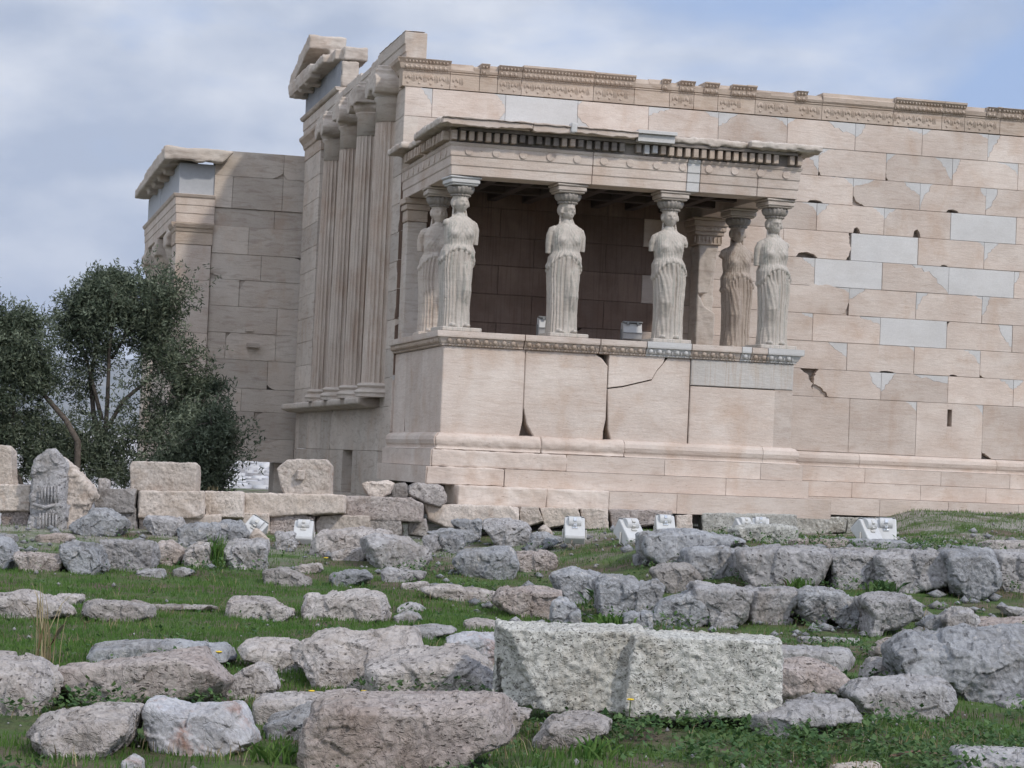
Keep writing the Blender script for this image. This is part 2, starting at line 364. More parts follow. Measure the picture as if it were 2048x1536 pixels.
# ------------------------------------------------------------------ the temple
def fr_south(s, o, z, y0=0.0): return (s, y0-o, z)
def jag(p, q, n=6, a=0.10, seed=0):
    """a broken edge from p to q"""
    r = random.Random(seed); p = np.array(p); q = np.array(q); d = q-p; nn = np.array([-d[1], d[0]]); out = []
    bow = r.uniform(-0.14, 0.12)
    for i in range(1, n):
        f = i/n; out.append(tuple(p+d*(f+r.uniform(-.3, .3)/n)+nn*(bow*4*f*(1-f)+r.uniform(-a, a))))
    return [tuple(p)]+out+[tuple(q)]
def slab(mb, fr, poly, o, th, m=0, t=1.0, ch=0.006):
    P = np.array(poly); c = P.mean(0); ext = np.maximum(P.max(0)-P.min(0), 0.02)
    A = c+(P-c)*(1-2*ch/ext)
    R = [[fr(a, o, b) for a, b in A]]
    if ch: R.append([fr(a, o-ch, b) for a, b in P])
    R.append([fr(a, o-th, b) for a, b in P])
    mb.rings(R, m, t)
_bs = [100]
def block(mb, fr, s0, s1, z0, z1, o=0.0, th=0.25, chips=(), m=0, t=None, new=1, gap=0.0028, ch=0.006):
    """one ashlar with broken corners; the lost corners are filled with new marble or left open"""
    _bs[0] += 1; sd_ = _bs[0]; r = random.Random(sd_)
    t = r.uniform(0.84, 1.08) if t is None else t
    s0 += gap; s1 -= gap; z0 += gap*0.8; z1 -= gap*0.8
    c = {k: None for k in ('BL', 'BR', 'TR', 'TL')}; notch = None
    for q in chips:
        if q[0] == 'B': notch = q
        else: c[q[0]] = q
    poly = []
    def corner(key, a, b, corner_pt):
        q = c[key]
        if q is None: poly.append(corner_pt); return
        path = jag(a, b, 10, 0.05, sd_*7+hash(key) % 5 if False else sd_*7+len(poly))
        poly.extend(path)
        fill = q[3] if len(q) > 3 else 'new'
        if fill == 'new':
            k = np.array(corner_pt); pa = [tuple(k+(np.array(x)-k)*0.985) for x in path]
            slab(mb, fr, pa+[corner_pt], o-0.003-r.random()*0.004, th, new, r.uniform(0.88, .98), 0.002)
        elif fill == 'old':
            slab(mb, fr, path+[corner_pt], o-r.uniform(0.03, 0.06), th, m, t*0.9, 0.003)
    def wh(key):
        q = c[key]
        if not q: return 0, 0
        g = (0.65+.75*((sd_*37+len(key)*11+ord(key[1])) % 10)/10) if len(q) < 4 else 1.0
        return min(q[1]*g, (s1-s0)*.9), min(q[2]*g, (z1-z0)-.012)
    w, h = wh('BL'); corner('BL', (s0, z0+h), (s0+w, z0), (s0, z0))
    if notch:
        f, w, h = notch[1:4]; x = s0+f*(s1-s0)
        poly += [(x-w/2, z0), (x-w/2*0.75, z0+h*0.75), (x, z0+h), (x+w/2*0.7, z0+h*0.6), (x+w/2, z0)]
    w, h = wh('BR'); corner('BR', (s1-w, z0), (s1, z0+h), (s1, z0))
    w, h = wh('TR'); corner('TR', (s1, z1-h), (s1-w, z1), (s1, z1))
    w, h = wh('TL'); corner('TL', (s0+w, z1), (s0, z1-h), (s0, z1))
    # small random wear on untouched edges
    slab(mb, fr, poly, o, th, m, t, ch)

T = empty('marble_temple', (0, 0, -0.95), 'long weathered marble temple of squared blocks patched with white marble', 'temple')

CH = {
 (9, 5): [('TL', .33, .22), ('TR', .40, .22)], (9, 6): [('TL', .18, .12), ('TR', .40, .17)], (9, 7): [('TL', .28, .40), ('TR', .3, .07)],
 (9, 8): [('TL', .14, .1), ('TR', .22, .1)], (9, 9): [('TL', .25, .46)], (9, 1): [('TR', .22, .25), ('BR', .2, .2)], (9, 3): [('BL', .32, .30), ('TL', .1, .1)],
 (9, 4): [('TL', .3, .12), ('TR', .25, .1)],
 (8, 5): [('TR', .40, .46), ('B', .3, .2, .05)], (8, 6): [('TL', .29, .12), ('BL', .05, .25, 'none')], (8, 7): [('TL', .21, .2), ('TR', .26, .3), ('BL', .04, .2, 'none')], (8, 8): [('TL', .22, .47), ('TR', .38, .2)],
 (7, 6): [('TR', .38, .12), ('B', .45, .3, .05)], (7, 7): [('TL', .3, .12), ('TR', .31, .22), ('BL', .22, .2, 'old')], (7, 8): [('TL', .22, .46), ('TR', .15, .2), ('B', .5, .25, .06)], (7, 9): [('TL', .25, .46)],
 (6, 5): [('TR', .34, .18)], (6, 6): [('TL', .22, .22), ('TR', .3, .24), ('B', .6, .14, .11)], (6, 7): [('TL', .27, .28), ('B', .5, .15, .15)],
 (5, 6): [('TR', .05, .3, 'none'), ('B', .35, .42, .10), ('BR', .08, .2, 'none')], (5, 8): [('TR', .18, .14), ('B', .4, .14, .03)], (5, 9): [('TL', .35, .46)],
 (4, 5): [('TR', .28, .18)], (4, 7): [('TR', .62, .46)],
 (3, 6): [('TR', .7, .08), ('BR', .12, .25, 'old')], (3, 7): [('TL', .26, .17)], (3, 8): [('TL', .24, .46), ('TR', .42, .09)], (3, 9): [('TL', .2, .47)],
 (2, 5): [('TR', .3, .1)], (2, 6): [('TR', .35, .1)], (2, 8): [('TR', .32, .46), ('TL', .05, .1, 'none')],
 (1, 6): [('TR', .36, .25)], (1, 7): [('TR', .15, .1), ('B', .6, .3, .03)], (1, 8): [('TR', .25, .22), ('B', .6, .16, .03)], (1, 9): [('BL', .15, .06, 'none')],
 (0, 5): [('TR', .26, .42, 'none')], (0, 6): [('BL', .30, .22, 'old'), ('TL', .08, .2, 'none'), ('TR', .2, .25)], (0, 7): [('TL', .22, .26), ('TR', .85, .13)], (0, 8): [('TR', .4, .25)],
 (-1, 7): [('TR', .33, .27)], (-1, 8): [('TR', .2, .2)], (-1, 9): [('BL', .2, .12, 'none')]}
NEW = {(9, 2), (6, 8), (5, 7), (4, 6), (4, 8), (2, 7)}
mb = MB(); ms = MB()
for k in range(-1, 10):
    z0, z1 = (0.18, 1.157) if k < 0 else (1.157+0.4963*k, 1.157+0.4963*(k+1))
    ph = 8.28 if k % 2 else 7.6
    if k == -1: ph = 8.369
    if k == 0: ph = 7.66
    for i in range(0, 12):
        s0 = ph+1.3*(i-(7 if k % 2 else 6)); s1 = s0+1.3
        if k % 2 == 0: pass
        if s1 <= 0.15 or s0 > 14: continue
        s0 = max(s0, 0.0)
        tgt, m = mb, 0
        if (k, i) in NEW: m = 1
        chips = CH.get((k, i), ())
        if not chips and m == 0 and (s0 > 10.5 or k > 7 or s0 < 0.5) and random.random() < 0.6:
            chips = [(random.choice(['TL', 'TR']), random.uniform(.1, .3), random.uniform(.08, .25))]
        zm = (z0+z1)/2
        inside = s0 > -0.1 and s1 < 5.0 and 1.4 < zm < 4.5
        if inside:
            if k == 1 and abs(s0-2.9) < 1.0: chips = [('TL', .24, .34, 'none')]
            block(ms, fr_south, s0, s1, z0, z1, 0, 0.2, chips, 0, None, 0); continue
        if (k, i) == (-1, 8):                                           # the ashlar with the narrow slot
            a, b = 10.27, 10.36
            block(mb, fr_south, s0, a, z0, z1, 0, .25, (), 0, 1.0, gap=.001, ch=0); block(mb, fr_south, b, s1, z0, z1, 0, .25, [('TR', .2, .2)], 0, 1.0, gap=.001, ch=0)
            block(mb, fr_south, a, b, z0, .74, 0, .25, (), 0, 1.0, gap=0, ch=0); block(mb, fr_south, a, b, 1.05, z1, 0, .25, (), 0, 1.0, gap=0, ch=0)
            continue
        block(mb, fr_south, s0, s1, z0, z1, random.uniform(-.006, .004), 0.25, chips, m, None if m == 0 else random.uniform(.97, 1.04))
mb.box(0.02, 14, 0.16, 0.6, -1.2, 6.1, 0, 0.55)
mb.build('south_wall', [M_OLD, M_NEW], T)
ms.build('porch_back_wall', [M_SOOT_SHADE], T)

# carved crowning band along the top of the south wall, in broken lengths
mb = MB(); orn = MB()
joints = [-0.06, 0.78, 1.30, 1.62, 2.05, 3.35, 4.1, 4.75, 5.2, 5.65, 6.35, 7.62, 9.0, 9.95, 10.4, 11.1, 12.0, 13.0, 14.0]
def run_prof(mb, prof, fr, s0, s1, m=0, t=1.0, th=0.3, mit0=0, mit1=0):
    """sweep a moulding profile (out, z) along s; mit = +1 opens the end as a mitre"""
    pts = list(prof)+[(-th, prof[-1][1]), (-th, prof[0][1])]
    R = [[fr(s0-mit0*o, o, z) for o, z in pts], [fr(s1+mit1*o, o, z) for o, z in pts]]
    mb.rings(R, m, t)
rr = random.Random(5)
for a, b in zip(joints[:-1], joints[1:]):
    w = b-a; plainb = abs(a-7.62) < .01; broken = any(abs(a-q) < .02 for q in (.78, 1.30, 4.1, 4.75, 5.2, 5.65, 6.35, 10.4, 11.1, 12.0))
    low = 6.135; top = 6.64 - (rr.uniform(0.0, 0.05))
    tt = rr.uniform(.9, 1.05)
    run_prof(mb, [(0.004, low), (0.004, 6.40), (0.02, 6.405), (0.02, 6.425)], fr_south, a+.004, b-.004, 0, tt)
    # upper mouldings: egg band, leaf band, fillet; broken lengths are cut back irregularly
    def upper(x0, x1, zt):
        run_prof(mb, [(0.02, 6.427), (0.045, 6.435), (0.07, 6.50), (0.075, 6.515), (0.045, 6.52), (0.06, 6.55), (0.10, 6.59), (0.105, 6.60), (0.12, 6.602), (0.12, zt)], fr_south, x0, x1, 0, tt, mit0=(1 if x0 < 0 else 0))
        if not plainb:
            for e in np.arange(x0+.05, x1-.04, 0.085):
                orn.ell(fr_south(e, 0.06, 6.47), (.030, .028, .034), 6, 4); orn.ell(fr_south(e+.042, .05, 6.46), (.010, .02, .034), 5, 4)
            for e in np.arange(x0+.04, x1-.03, 0.06): orn.ell(fr_south(e, 0.078, 6.562), (.021, .022, .026), 6, 4)
            for e in np.arange(x0+.03, x1-.02, 0.045): orn.ell(fr_south(e, 0.022, 6.415), (.017, .012, .010), 6, 4)
    if plainb:
        run_prof(mb, [(0.02, 6.427), (0.05, 6.46), (0.06, 6.54), (0.03, 6.56), (0.02, 6.62)], fr_south, a+.004, b-.004, 0, tt*1.05)
    elif broken:
        x = a
        while x < b-.05:
            l = min(b-x, rr.uniform(.16, .5))
            if rr.random() < 0.5: upper(x+.004, x+l-.004, 6.60+rr.uniform(0, .04))
            else: run_prof(mb, [(0.0, 6.427), (0.03, 6.44), (0.04, 6.50+rr.uniform(-.03, .04)), (-.02, 6.56+rr.uniform(0, .05))], fr_south, x, x+l, 0, tt*.95)
            x += l
    else: upper(a+.004, b-.004, top)
    # palmettes: raised lotus and fan reliefs standing on the frieze
    if not plainb or True:
        for e in np.arange(a+.10, b-.08, 0.20):
            if broken and rr.random() < 0.35: continue
            for q in (-2, -1, 0, 1, 2):
                an = q*0.42; orn.ell(fr_south(e+.050*math.sin(an), 0.008, 6.245+.075*math.cos(an)), (.014+.004*abs(q), .013, .040), 5, 4)
            orn.ell(fr_south(e, 0.008, 6.20), (.022, .014, .022), 6, 4)
            for sgn in (-1, 1):
                orn.ell(fr_south(e+.1+sgn*.024, 0.006, 6.28), (.012, .011, .06), 5, 4)
            orn.ell(fr_south(e+.1, 0.006, 6.29), (.010, .012, .08), 5, 4)
c_ = mb.build('crowning_band', [M_CARVE], T, bevel=0.006)
o_ = orn.build('carved_ornament', [M_CARVE], c_, smooth=True)

def facet(V, seed, n=14, q=(.93, .985), k=.85):
    # broken planes: everything beyond a random cutting plane is flattened onto it
    r = np.random.default_rng(int(seed) % 100003)
    for _ in range(n):
        d = r.normal(size=3); d /= np.linalg.norm(d); p = V@d; lim = np.quantile(p, r.uniform(*q)); V = V-np.maximum(p-lim, 0)[:, None]*d*k
    return V
def solids_mesh(mbx):
    me = bpy.data.meshes.new('solid'); me.from_pydata(mbx.v, [], mbx.f)
    bm = bmesh.new(); bm.from_mesh(me); bmesh.ops.recalc_face_normals(bm, faces=bm.faces); bm.to_mesh(me); bm.free(); return me
def eroded(name, mbx, mat_, parent, voxel=0.03, amp=0.03, freq=4.0, it=1, seed=0, sharp=False):
    """solids fused into one worn stone surface"""
    me = remeshed(solids_mesh(mbx), voxel, it); me.name = name
    V = facet(coords(me), seed+len(me.vertices) % 97, 10, (.90, .985), .7) if sharp else coords(me); Nn = normals(me); off = np.array([seed*3.7, seed*1.9, seed])
    d = amp*(fbm(V*freq+off, 4)*0.9+0.5*fbm(V*freq*0.6-off, 3, True))
    set_coords(me, V+Nn*d[:, None])
    for p in (mat_ if isinstance(mat_, (list, tuple)) else [mat_]): me.materials.append(p)
    at = me.attributes.new('tint', 'FLOAT', 'FACE'); at.data.foreach_set('value', np.ones(len(me.polygons), np.float32))
    me.polygons.foreach_set('use_smooth', np.ones(len(me.polygons), bool))
    o = bpy.data.objects.new(name, me); COL.objects.link(o)
    if parent is not None: attach(o, parent)
    return o

# ---- shaded west end: high base wall, ledge, four half columns between antae, architrave
def fr_west(s, o, z, x0=0.0): return (x0-o, s, z)
mb = MB()
zs = [-3.3, -2.6, -1.6, -0.95, -0.15, 0.62]
for j in range(len(zs)-1):
    y = 0.0 if j > 2 else 0.0; i = 0
    while y < 11.1:
        l = min([1.35, 1.75, 1.2, 2.0][(i+j*2) % 4], 11.1-y)
        if j == 3 and y < 4.75 and y+l > 3.65:
            a, b = 3.65, 4.75
            if a-y > .1: block(mb, fr_west, y, a, zs[j], zs[j+1], 0, .25)
            if y+l-b > .1: block(mb, fr_west, b, y+l, zs[j], zs[j+1], 0, .25)
        else: block(mb, fr_west, y, y+l, zs[j], zs[j+1], random.uniform(-.012, .006), .25, [(random.choice(['TL', 'TR', 'BL', 'BR']), random.uniform(.06, .2), random.uniform(.06, .3), random.choice(['none', 'old']))] if random.random() < .6 else ())
        y += l; i += 1
for k in range(0, 11):                                                   # corner pier up to the anta capital
    z0 = 0.62+0.5*k; z1 = min(z0+0.5, 6.12)
    block(mb, fr_west, 0.0, 0.88 if k % 2 else 1.1, z0, z1, 0, .25, [(random.choice(['TL', 'TR', 'BL']), .08, .2, 'old')] if random.random() < .4 else ())
    y = 0.9
    while y < 9.4 and z1 > .8:
        l = 1.3; block(mb, fr_west, y, min(y+l, 9.6), z0, z1, -0.30, .2); y += l
    block(mb, fr_west, 8.9, 11.1, z0, z1, 0.05, .3)
mb.box(0.26, 0.5, 0.16, 11.1, -3.3, 6.58, 0, .55); mb.box(0.5, 1.0, 3.5, 4.9, -1.0, -.1, 0, .3)
mb.build('west_wall', [M_GREYM], T)
mb = MB()
run_prof(mb, [(0.0, .62), (.20, .625), (.24, .66), (.32, .665), (.34, .70), (.34, .79)], fr_west, 1.42, 6.1, 0, .95, .25); run_prof(mb, [(0.0, .62), (.20, .625), (.24, .66), (.32, .665), (.34, .70), (.34, .79)], fr_west, 6.108, 11.0, 0, 1.0, .25)
eroded('ledge', mb, M_GREYM, T, .03, .02, 5)
COLY = [1.08, 3.0, 4.92, 6.86]
for ci, y in enumerate(COLY):
    c = MB(); n = 96; R = []
    for z in np.concatenate([np.linspace(1.03, 5.62, 14)]):
        rad = 0.345-0.06*((z-1.0)/5)**1.3; ring = []
        for i in range(n):
            a = 2*math.pi*i/n; fl = abs(math.sin(a*12)); rr_ = rad*(1-0.105*fl**0.6); ring.append((0.0+rr_*math.cos(a), y+rr_*math.sin(a), z))
        R.append(ring)
    c.rings(R)
    co = c.build('half_column', [M_SHAFT], T)
    b_ = MB(); b_.lathe((0, y, 0), [(.44, .79), (.44, .84), (.46, .87), (.44, .91), (.39, .93), (.385, .95), (.41, .97), (.42, .99), (.40, 1.02), (.36, 1.035)], 32); b_.build('column_base', [M_GREYM], co, smooth=False)
    nk = MB(); nk.lathe((0, y, 0), [(.292, 5.625), (.292, 5.98), (.33, 6.02), (.33, 6.05)], 32); nk.build('column_neck', [M_GREYM], co, smooth=True)
    cp = MB(); cp.lathe((0, y, 0), [(.30, 6.03), (.37, 6.12), (.38, 6.2)], 20)
    cp.box(-.40, .1, y-.40, y+.40, 6.2, 6.50); cp.box(-.36, .1, y-.36, y+.36, 6.50, 6.58)
    for sy in (-1, 1):
        R = [[(x, y+sy*.36+.17*math.cos(2*math.pi*i/14), 6.25+.17*math.sin(2*math.pi*i/14)) for i in range(14)] for x in (-.42, .05)]
        if (ci+sy) % 3: cp.rings(R)
    eroded('capital', cp, M_GREYM, co, .018, .014, 8, 0, seed=ci)
mb = MB()
prof_anta = [(.06, 6.12), (.06, 6.36), (.09, 6.38), (.11, 6.46), (.14, 6.50), (.19, 6.56), (.20, 6.62)]
run_prof(mb, [(o-.06+.006, z) for o, z in prof_anta], fr_west, 0.006, 0.92, 0, 1, .3)
mb.build('anta_capital', [M_CARVE], T, bevel=.005)
mb = MB(); run_prof(mb, prof_anta, fr_west, 8.86, 11.14, 0, 1, .3)
mb.build('anta_capital', [M_CARVE], T, bevel=.005)
mb = MB()
for (y0, y1, zt) in [(.06, 2.62, 7.08), (2.63, 4.42, 6.99), (4.43, 6.95, 7.02), (6.96, 9.3, 7.08), (9.31, 11.75, 7.08)]:
    run_prof(mb, [(.0, 6.64 if y0 < .1 else 6.585), (.0, 6.73), (.018, 6.732), (.018, 6.87), (.036, 6.872), (.036, zt-.02), (.03, zt)], fr_west, y0, y1, 0, rr.uniform(.93, 1.05), .36)
run_prof(mb, [(.036, 7.085), (.08, 7.10), (.11, 7.15), (.11, 7.17)], fr_west, 7.0, 11.8, 0, 1, .36)
mb.build('architrave', [M_GREYM], T, bevel=.012)
mb = MB(); mb.box(-.035, .33, .075, 2.6, 7.084, 7.10); mb.box(.0, .3, 2.7, 3.5, 6.995, 7.06); mb.box(.0, .3, 4.6, 6.2, 7.025, 7.075)
eroded('architrave_top_course', mb, M_GREYM, T, .025, .02, 5)
# corner of the gable that still stands over the north half
mb = MB(); mb.box(0.0, .30, 7.10, 11.75, 7.175, 7.72); mb.build('gable_frieze_slab', [M_BLUE], T, bevel=.02)
mb = MB(); mb.box(0.02, .36, 6.98, 7.09, 7.175, 7.70); eroded('gable_frieze_end', mb, M_GREYM, T, .03, .03, 5)
mb = MB()
mb.box(-.36, .5, 9.0, 12.05, 7.73, 7.93); mb.box(-.34, -.1, 9.0, 12.0, 7.64, 7.74); mb.box(-.30, .12, 7.6, 9.2, 7.73, 7.90); mb.box(.04, .52, 6.95, 9.3, 7.71, 7.99); mb.box(-.12, .3, 7.1, 9.2, 7.73, 7.95)
for y in (9.6, 10.5, 11.4): mb.box(-.30, .0, y, y+.3, 7.58, 7.7)
eroded('gable_cornice', mb, M_GREYM, T, .028, .035, 4.5, 1, 3)
mb = MB(); yz = [(12.1, 7.9), (12.1, 8.06), (9.45, 8.62), (9.25, 8.58), (9.25, 8.30), (9.6, 8.25), (11.7, 7.86)]
mb.rings([[(-.34, a, b) for a, b in yz], [(.45, a, b) for a, b in yz]])
yz = [(11.8, 7.9), (9.25, 7.9), (9.25, 8.35)]; mb.rings([[(.10, a, b) for a, b in yz], [(.40, a, b) for a, b in yz]])
eroded('raking_cornice', mb, M_GREYM, T, .028, .032, 4.5, 1, 5)
# far walls of the cella
mb = MB(); mb.box(.5, 21, 10.5, 11.1, -1.2, 6.2); mb.box(20.4, 21, .6, 10.5, -1.2, 6.2); mb.build('far_walls', [M_OLD], T, bevel=.01)
# steps and base moulding of the main block, east of the porch
BASE = [[(.0, .176), (.05, .165), (.10, .12), (.115, .06), (.10, .0), (.08, -.03), (.075, -.06), (.12, -.075), (.13, -.085)],
        [(.16, -.09), (.16, -.345)], [(.24, -.35), (.24, -.62)], [(.52, -.625), (.52, -.93)]]
mb = MB()
for j, pr_ in enumerate(BASE):
    s = 5.8; i = 0
    while s < 14:
        l = [2.6, 1.35, 1.3, 1.45][j]*rr.uniform(.9, 1.1); run_prof(mb, pr_, fr_south, s+.002, s+l-.002, 0, rr.uniform(.9, 1.06), .5); s += l
mb.build('steps', [M_OLD], T, bevel=.010, seg=2)
# ------------------------------------------------------------------ the porch with the statues
PY = -3.9
P = empty('statue_porch', (0.04, PY, -0.95), 'small marble porch on a high podium, its roof carried by statues', 'porch')
def fr_pf(s, o, z): return (s, PY-o, z)
def fr_pw(s, o, z): return (0.04-o, s, z)
def fr_pe(s, o, z): return (5.79+o, s, z)
mb = MB()
def ps(poly, o=0.0, m=0, t=1.0, ch=.012): slab(mb, fr_pf, poly, o, .3, m, t, ch)
ps([(.045, .15), (1.30, .16), (1.345, .40), (1.345, 1.515), (.045, 1.515)], 0, 0, 1.03)
ps([(1.355, .62), (1.42, .36), (1.55, .15), (2.66, .14), (2.66, .30), (2.695, .5), (2.695, 1.33), (2.60, 1.44), (2.48, 1.515), (1.355, 1.515)], -.01, 0, 1.0)
crack = [(2.705, .98), (2.95, 1.02), (3.2, 1.09), (3.42, 1.15), (3.5, 1.30), (3.60, 1.42), (3.63, 1.515)]
ps([(2.705, 1.515)]+[(a, b+.012) for a, b in crack], 0.006, 0, 1.04, .008)
ps([(2.74, .34), (2.80, .15), (4.05, .15), (4.055, 1.515), (3.68, 1.515)]+[(a, b-.006) for a, b in crack[::-1][1:]], -.012, 0, .98)
ps([(4.065, 1.10), (5.785, 1.10), (5.79, 1.515), (4.065, 1.515)], .01, 2, 1.0)
ps([(4.07, .15), (5.77, .15), (5.775, .95), (5.70, 1.088), (4.07, 1.088)], -.008, 0, 1.0)
# west and east sides
for a, b, t in [(-3.6, -2.3, 1.0), (-2.3, -1.0, .95), (-1.0, 0.0, 1.02)]:
    block(mb, fr_pw, a, b, .15, 1.515, 0, .3, [('BR', .12, .3, 'none')] if a == -2.3 else (), 0, t)
slab(mb, fr_pw, [(-3.898, .15), (-3.6, .15), (-3.6, 1.512), (-3.898, 1.512)], 0, .25, 0, 1.0, .01)
for a, b in [(-3.895, -2), (-2, 0)]: block(mb, fr_pe, a, b, .15, 1.515, 0, .3)
mb.box(.3, 5.5, -3.6, 0.02, .0, 1.70, 0, .6)
mb.build('podium', [M_OLD, M_NEW, M_RUST], P)
# base mouldings and steps round the podium (mitred at the south-west corner)
mb = MB(); lens = [(1.6, 1.35, 2.3, 1.3), (2.0, 1.6, 1.6, 1.5), (1.0, 3.6, 2.3, 1.4), (1.4, 1.0, 1.1, 2.6)]
for j, pr_ in enumerate(BASE):
    s = 0.04; i = 0; ends = 5.79
    if j == 3: s = 0.25
    while s < ends-.05:
        l = min(lens[j][i % 4], ends-s)
        worn = MB() if (i < 2 and s < 1.7 and j != 2) or (j == 2 and i == 0) else None
        run_prof(worn or mb, pr_, fr_pf, s+.003, s+l-.003, 0, rr.uniform(.92, 1.06), .5, mit0=1 if (i == 0 and j < 3) else 0, mit1=1 if s+l > ends-.06 else 0)
        if worn: eroded('worn_step_block', worn, M_OLD, P, .018, .020, 5, 0, i+j*3)
        s += l; i += 1
    if j < 3: run_prof(mb, pr_, fr_pw, -3.9, 0.0, 0, 1.0, .3, mit0=1)
    run_prof(mb, pr_, fr_pe, -3.9, -.6, 0, 1.0, .3, mit0=1)
o_ = mb.build('podium_steps', [M_OLD], P, bevel=.022, seg=3)
# egg-and-dart crown of the podium
crown_orns = []
def crown(mb, orn, fr, s0, s1, m, t, mit0=0, mit1=0, top=1.745):
    run_prof(mb, [(.0, 1.518), (.03, 1.522), (.035, 1.545), (.03, 1.55), (.05, 1.56), (.085, 1.63), (.09, 1.645), (.125, 1.65), (.13, 1.675), (.13, top)], fr, s0, s1, m, t, .4, mit0, mit1)
    orn = MB(); crown_orns.append(orn)
    for e in np.arange(s0+.07, s1-.03, .145):
        orn.ell(fr(e, .070, 1.605), (.042, .040, .046), 8, 5, m); orn.ell(fr(e+.072, .06, 1.59), (.012, .03, .045), 5, 4, m)
        for q in (0, .048, .096): orn.ell(fr(e+q, .036, 1.534), (.017, .014, .012), 6, 4, m)
mb = MB(); orn = MB()
seg = [(.04, 1.30, 0, 1.0), (1.31, 2.52, 0, .98), (2.53, 3.28, 0, .96), (3.29, 4.02, 1, .96), (4.03, 4.86, 0, .95), (4.865, 5.03, 1, .97), (5.035, 5.30, 0, .9), (5.305, 5.79, 1, .95)]
for i, (a, b, m, t) in enumerate(seg): crown(mb, orn, fr_pf, a+.003, b-.003, m, t, 1 if i == 0 else 0, 1 if i == len(seg)-1 else 0, 1.745 if m == 0 else 1.75)
crown(mb, orn, fr_pw, -3.9, -.02, 0, .95, mit0=1); crown(mb, orn, fr_pe, -3.9, -.02, 1, .95, mit0=1)
mb.box(.1, 5.7, -3.55, -.01, 1.704, 1.735, 0, .8)
o_ = mb.build('podium_crown', [M_OLD, M_NEW], P, bevel=.012, seg=2); 
for q in crown_orns: q.build('carved_ornament', [M_CARVE, M_NEW], o_, smooth=True)

# entablature: three fasciae with plain discs, dentils, broken cornice
ARCH = [(.0, 4.172), (.0, 4.318), (.015, 4.322), (.015, 4.465), (.03, 4.468), (.03, 4.62), (.045, 4.63), (.06, 4.66), (.06, 4.675)]
mb = MB(); discs = []
cuts = [(.04, 2.30, 0, 1.0), (2.305, 3.86, 0, 1.03), (3.865, 4.08, 1, 1.0), (4.085, 5.05, 0, .88), (5.055, 5.74, 0, .93)]
for i, (a, b, m, t) in enumerate(cuts): run_prof(mb, ARCH, fr_pf, a+.002, b-.002, m, t, .5, mit0=1 if i == 0 else 0, mit1=1 if i == 4 else 0)
fr_pe2 = lambda s, o, z: (5.74+o, s, z)
run_prof(mb, ARCH, fr_pw, -3.9, 0.0, 0, .95, .5, mit0=1); run_prof(mb, ARCH, fr_pe2, -3.9, 0.0, 0, .95, .5, mit0=1)
for e in np.arange(.30, 5.7, .435):
    R = [[(e+r_*math.cos(2*math.pi*i/18), PY-o, 4.545+r_*math.sin(2*math.pi*i/18)) for i in range(18)] for r_, o in ((.062, .02), (.062, .042), (.054, .048))]; disc = MB(); disc.rings(R); discs.append(disc)
for e in np.arange(-3.6, -.3, .435):
    R = [[(.04-o, e+r_*math.cos(2*math.pi*i/18), 4.545+r_*math.sin(2*math.pi*i/18)) for i in range(18)] for r_, o in ((.062, .02), (.062, .042), (.054, .048))]; disc = MB(); disc.rings(R); discs.append(disc)
o_ = mb.build('porch_architrave', [M_OLD, M_NEW], P, bevel=.008)
for dm in discs: dm.build('disc', [M_OLD], o_)
mb = MB(); DZ0, DZ1 = 4.70, 4.845
mb.box(.10, 5.70, -3.93, -3.5, 4.675, 4.90, 2, 1); mb.box(.0, .4, -3.92, -.05, 4.677, 4.90, 0, 1); mb.box(5.42, 5.78, -3.92, -.05, 4.677, 4.90)  # black backing: shade between the dentils painted as colour
i = 0
for e in np.arange(.0, 5.78, .135):
    rr_ = rr.random(); i += 1
    if rr_ < .05: continue
    short = rr.uniform(0, .03) if 1.0 < e < 3.4 else 0
    m = 1 if 3.0 < e < 3.35 else (0 if (e < 1.0 or e > 3.3 or 1.75 < e < 1.9) else 2)
    mb.box(e, e+.082, -4.06+rr.uniform(0, .02), -3.90, DZ0+short, DZ1, m, rr.uniform(.85, 1.05))
for e in np.arange(-3.9, -.5, .135):
    if rr.random() < .12: continue
    mb.box(-.12+rr.uniform(0, .02), .05, e, e+.082, DZ0, DZ1, 0, rr.uniform(.85, 1.0))
mb.build('dentil_course', [M_CARVE, M_NEW, M_BLACK], P, bevel=.007)
mb = MB(); mb.box(.12, 5.66, -4.075, -3.5, 4.85, 4.90, 0); mb.build('soffit_band', [M_BLACK], P)  # black strip: shade under the cornice put into the colour
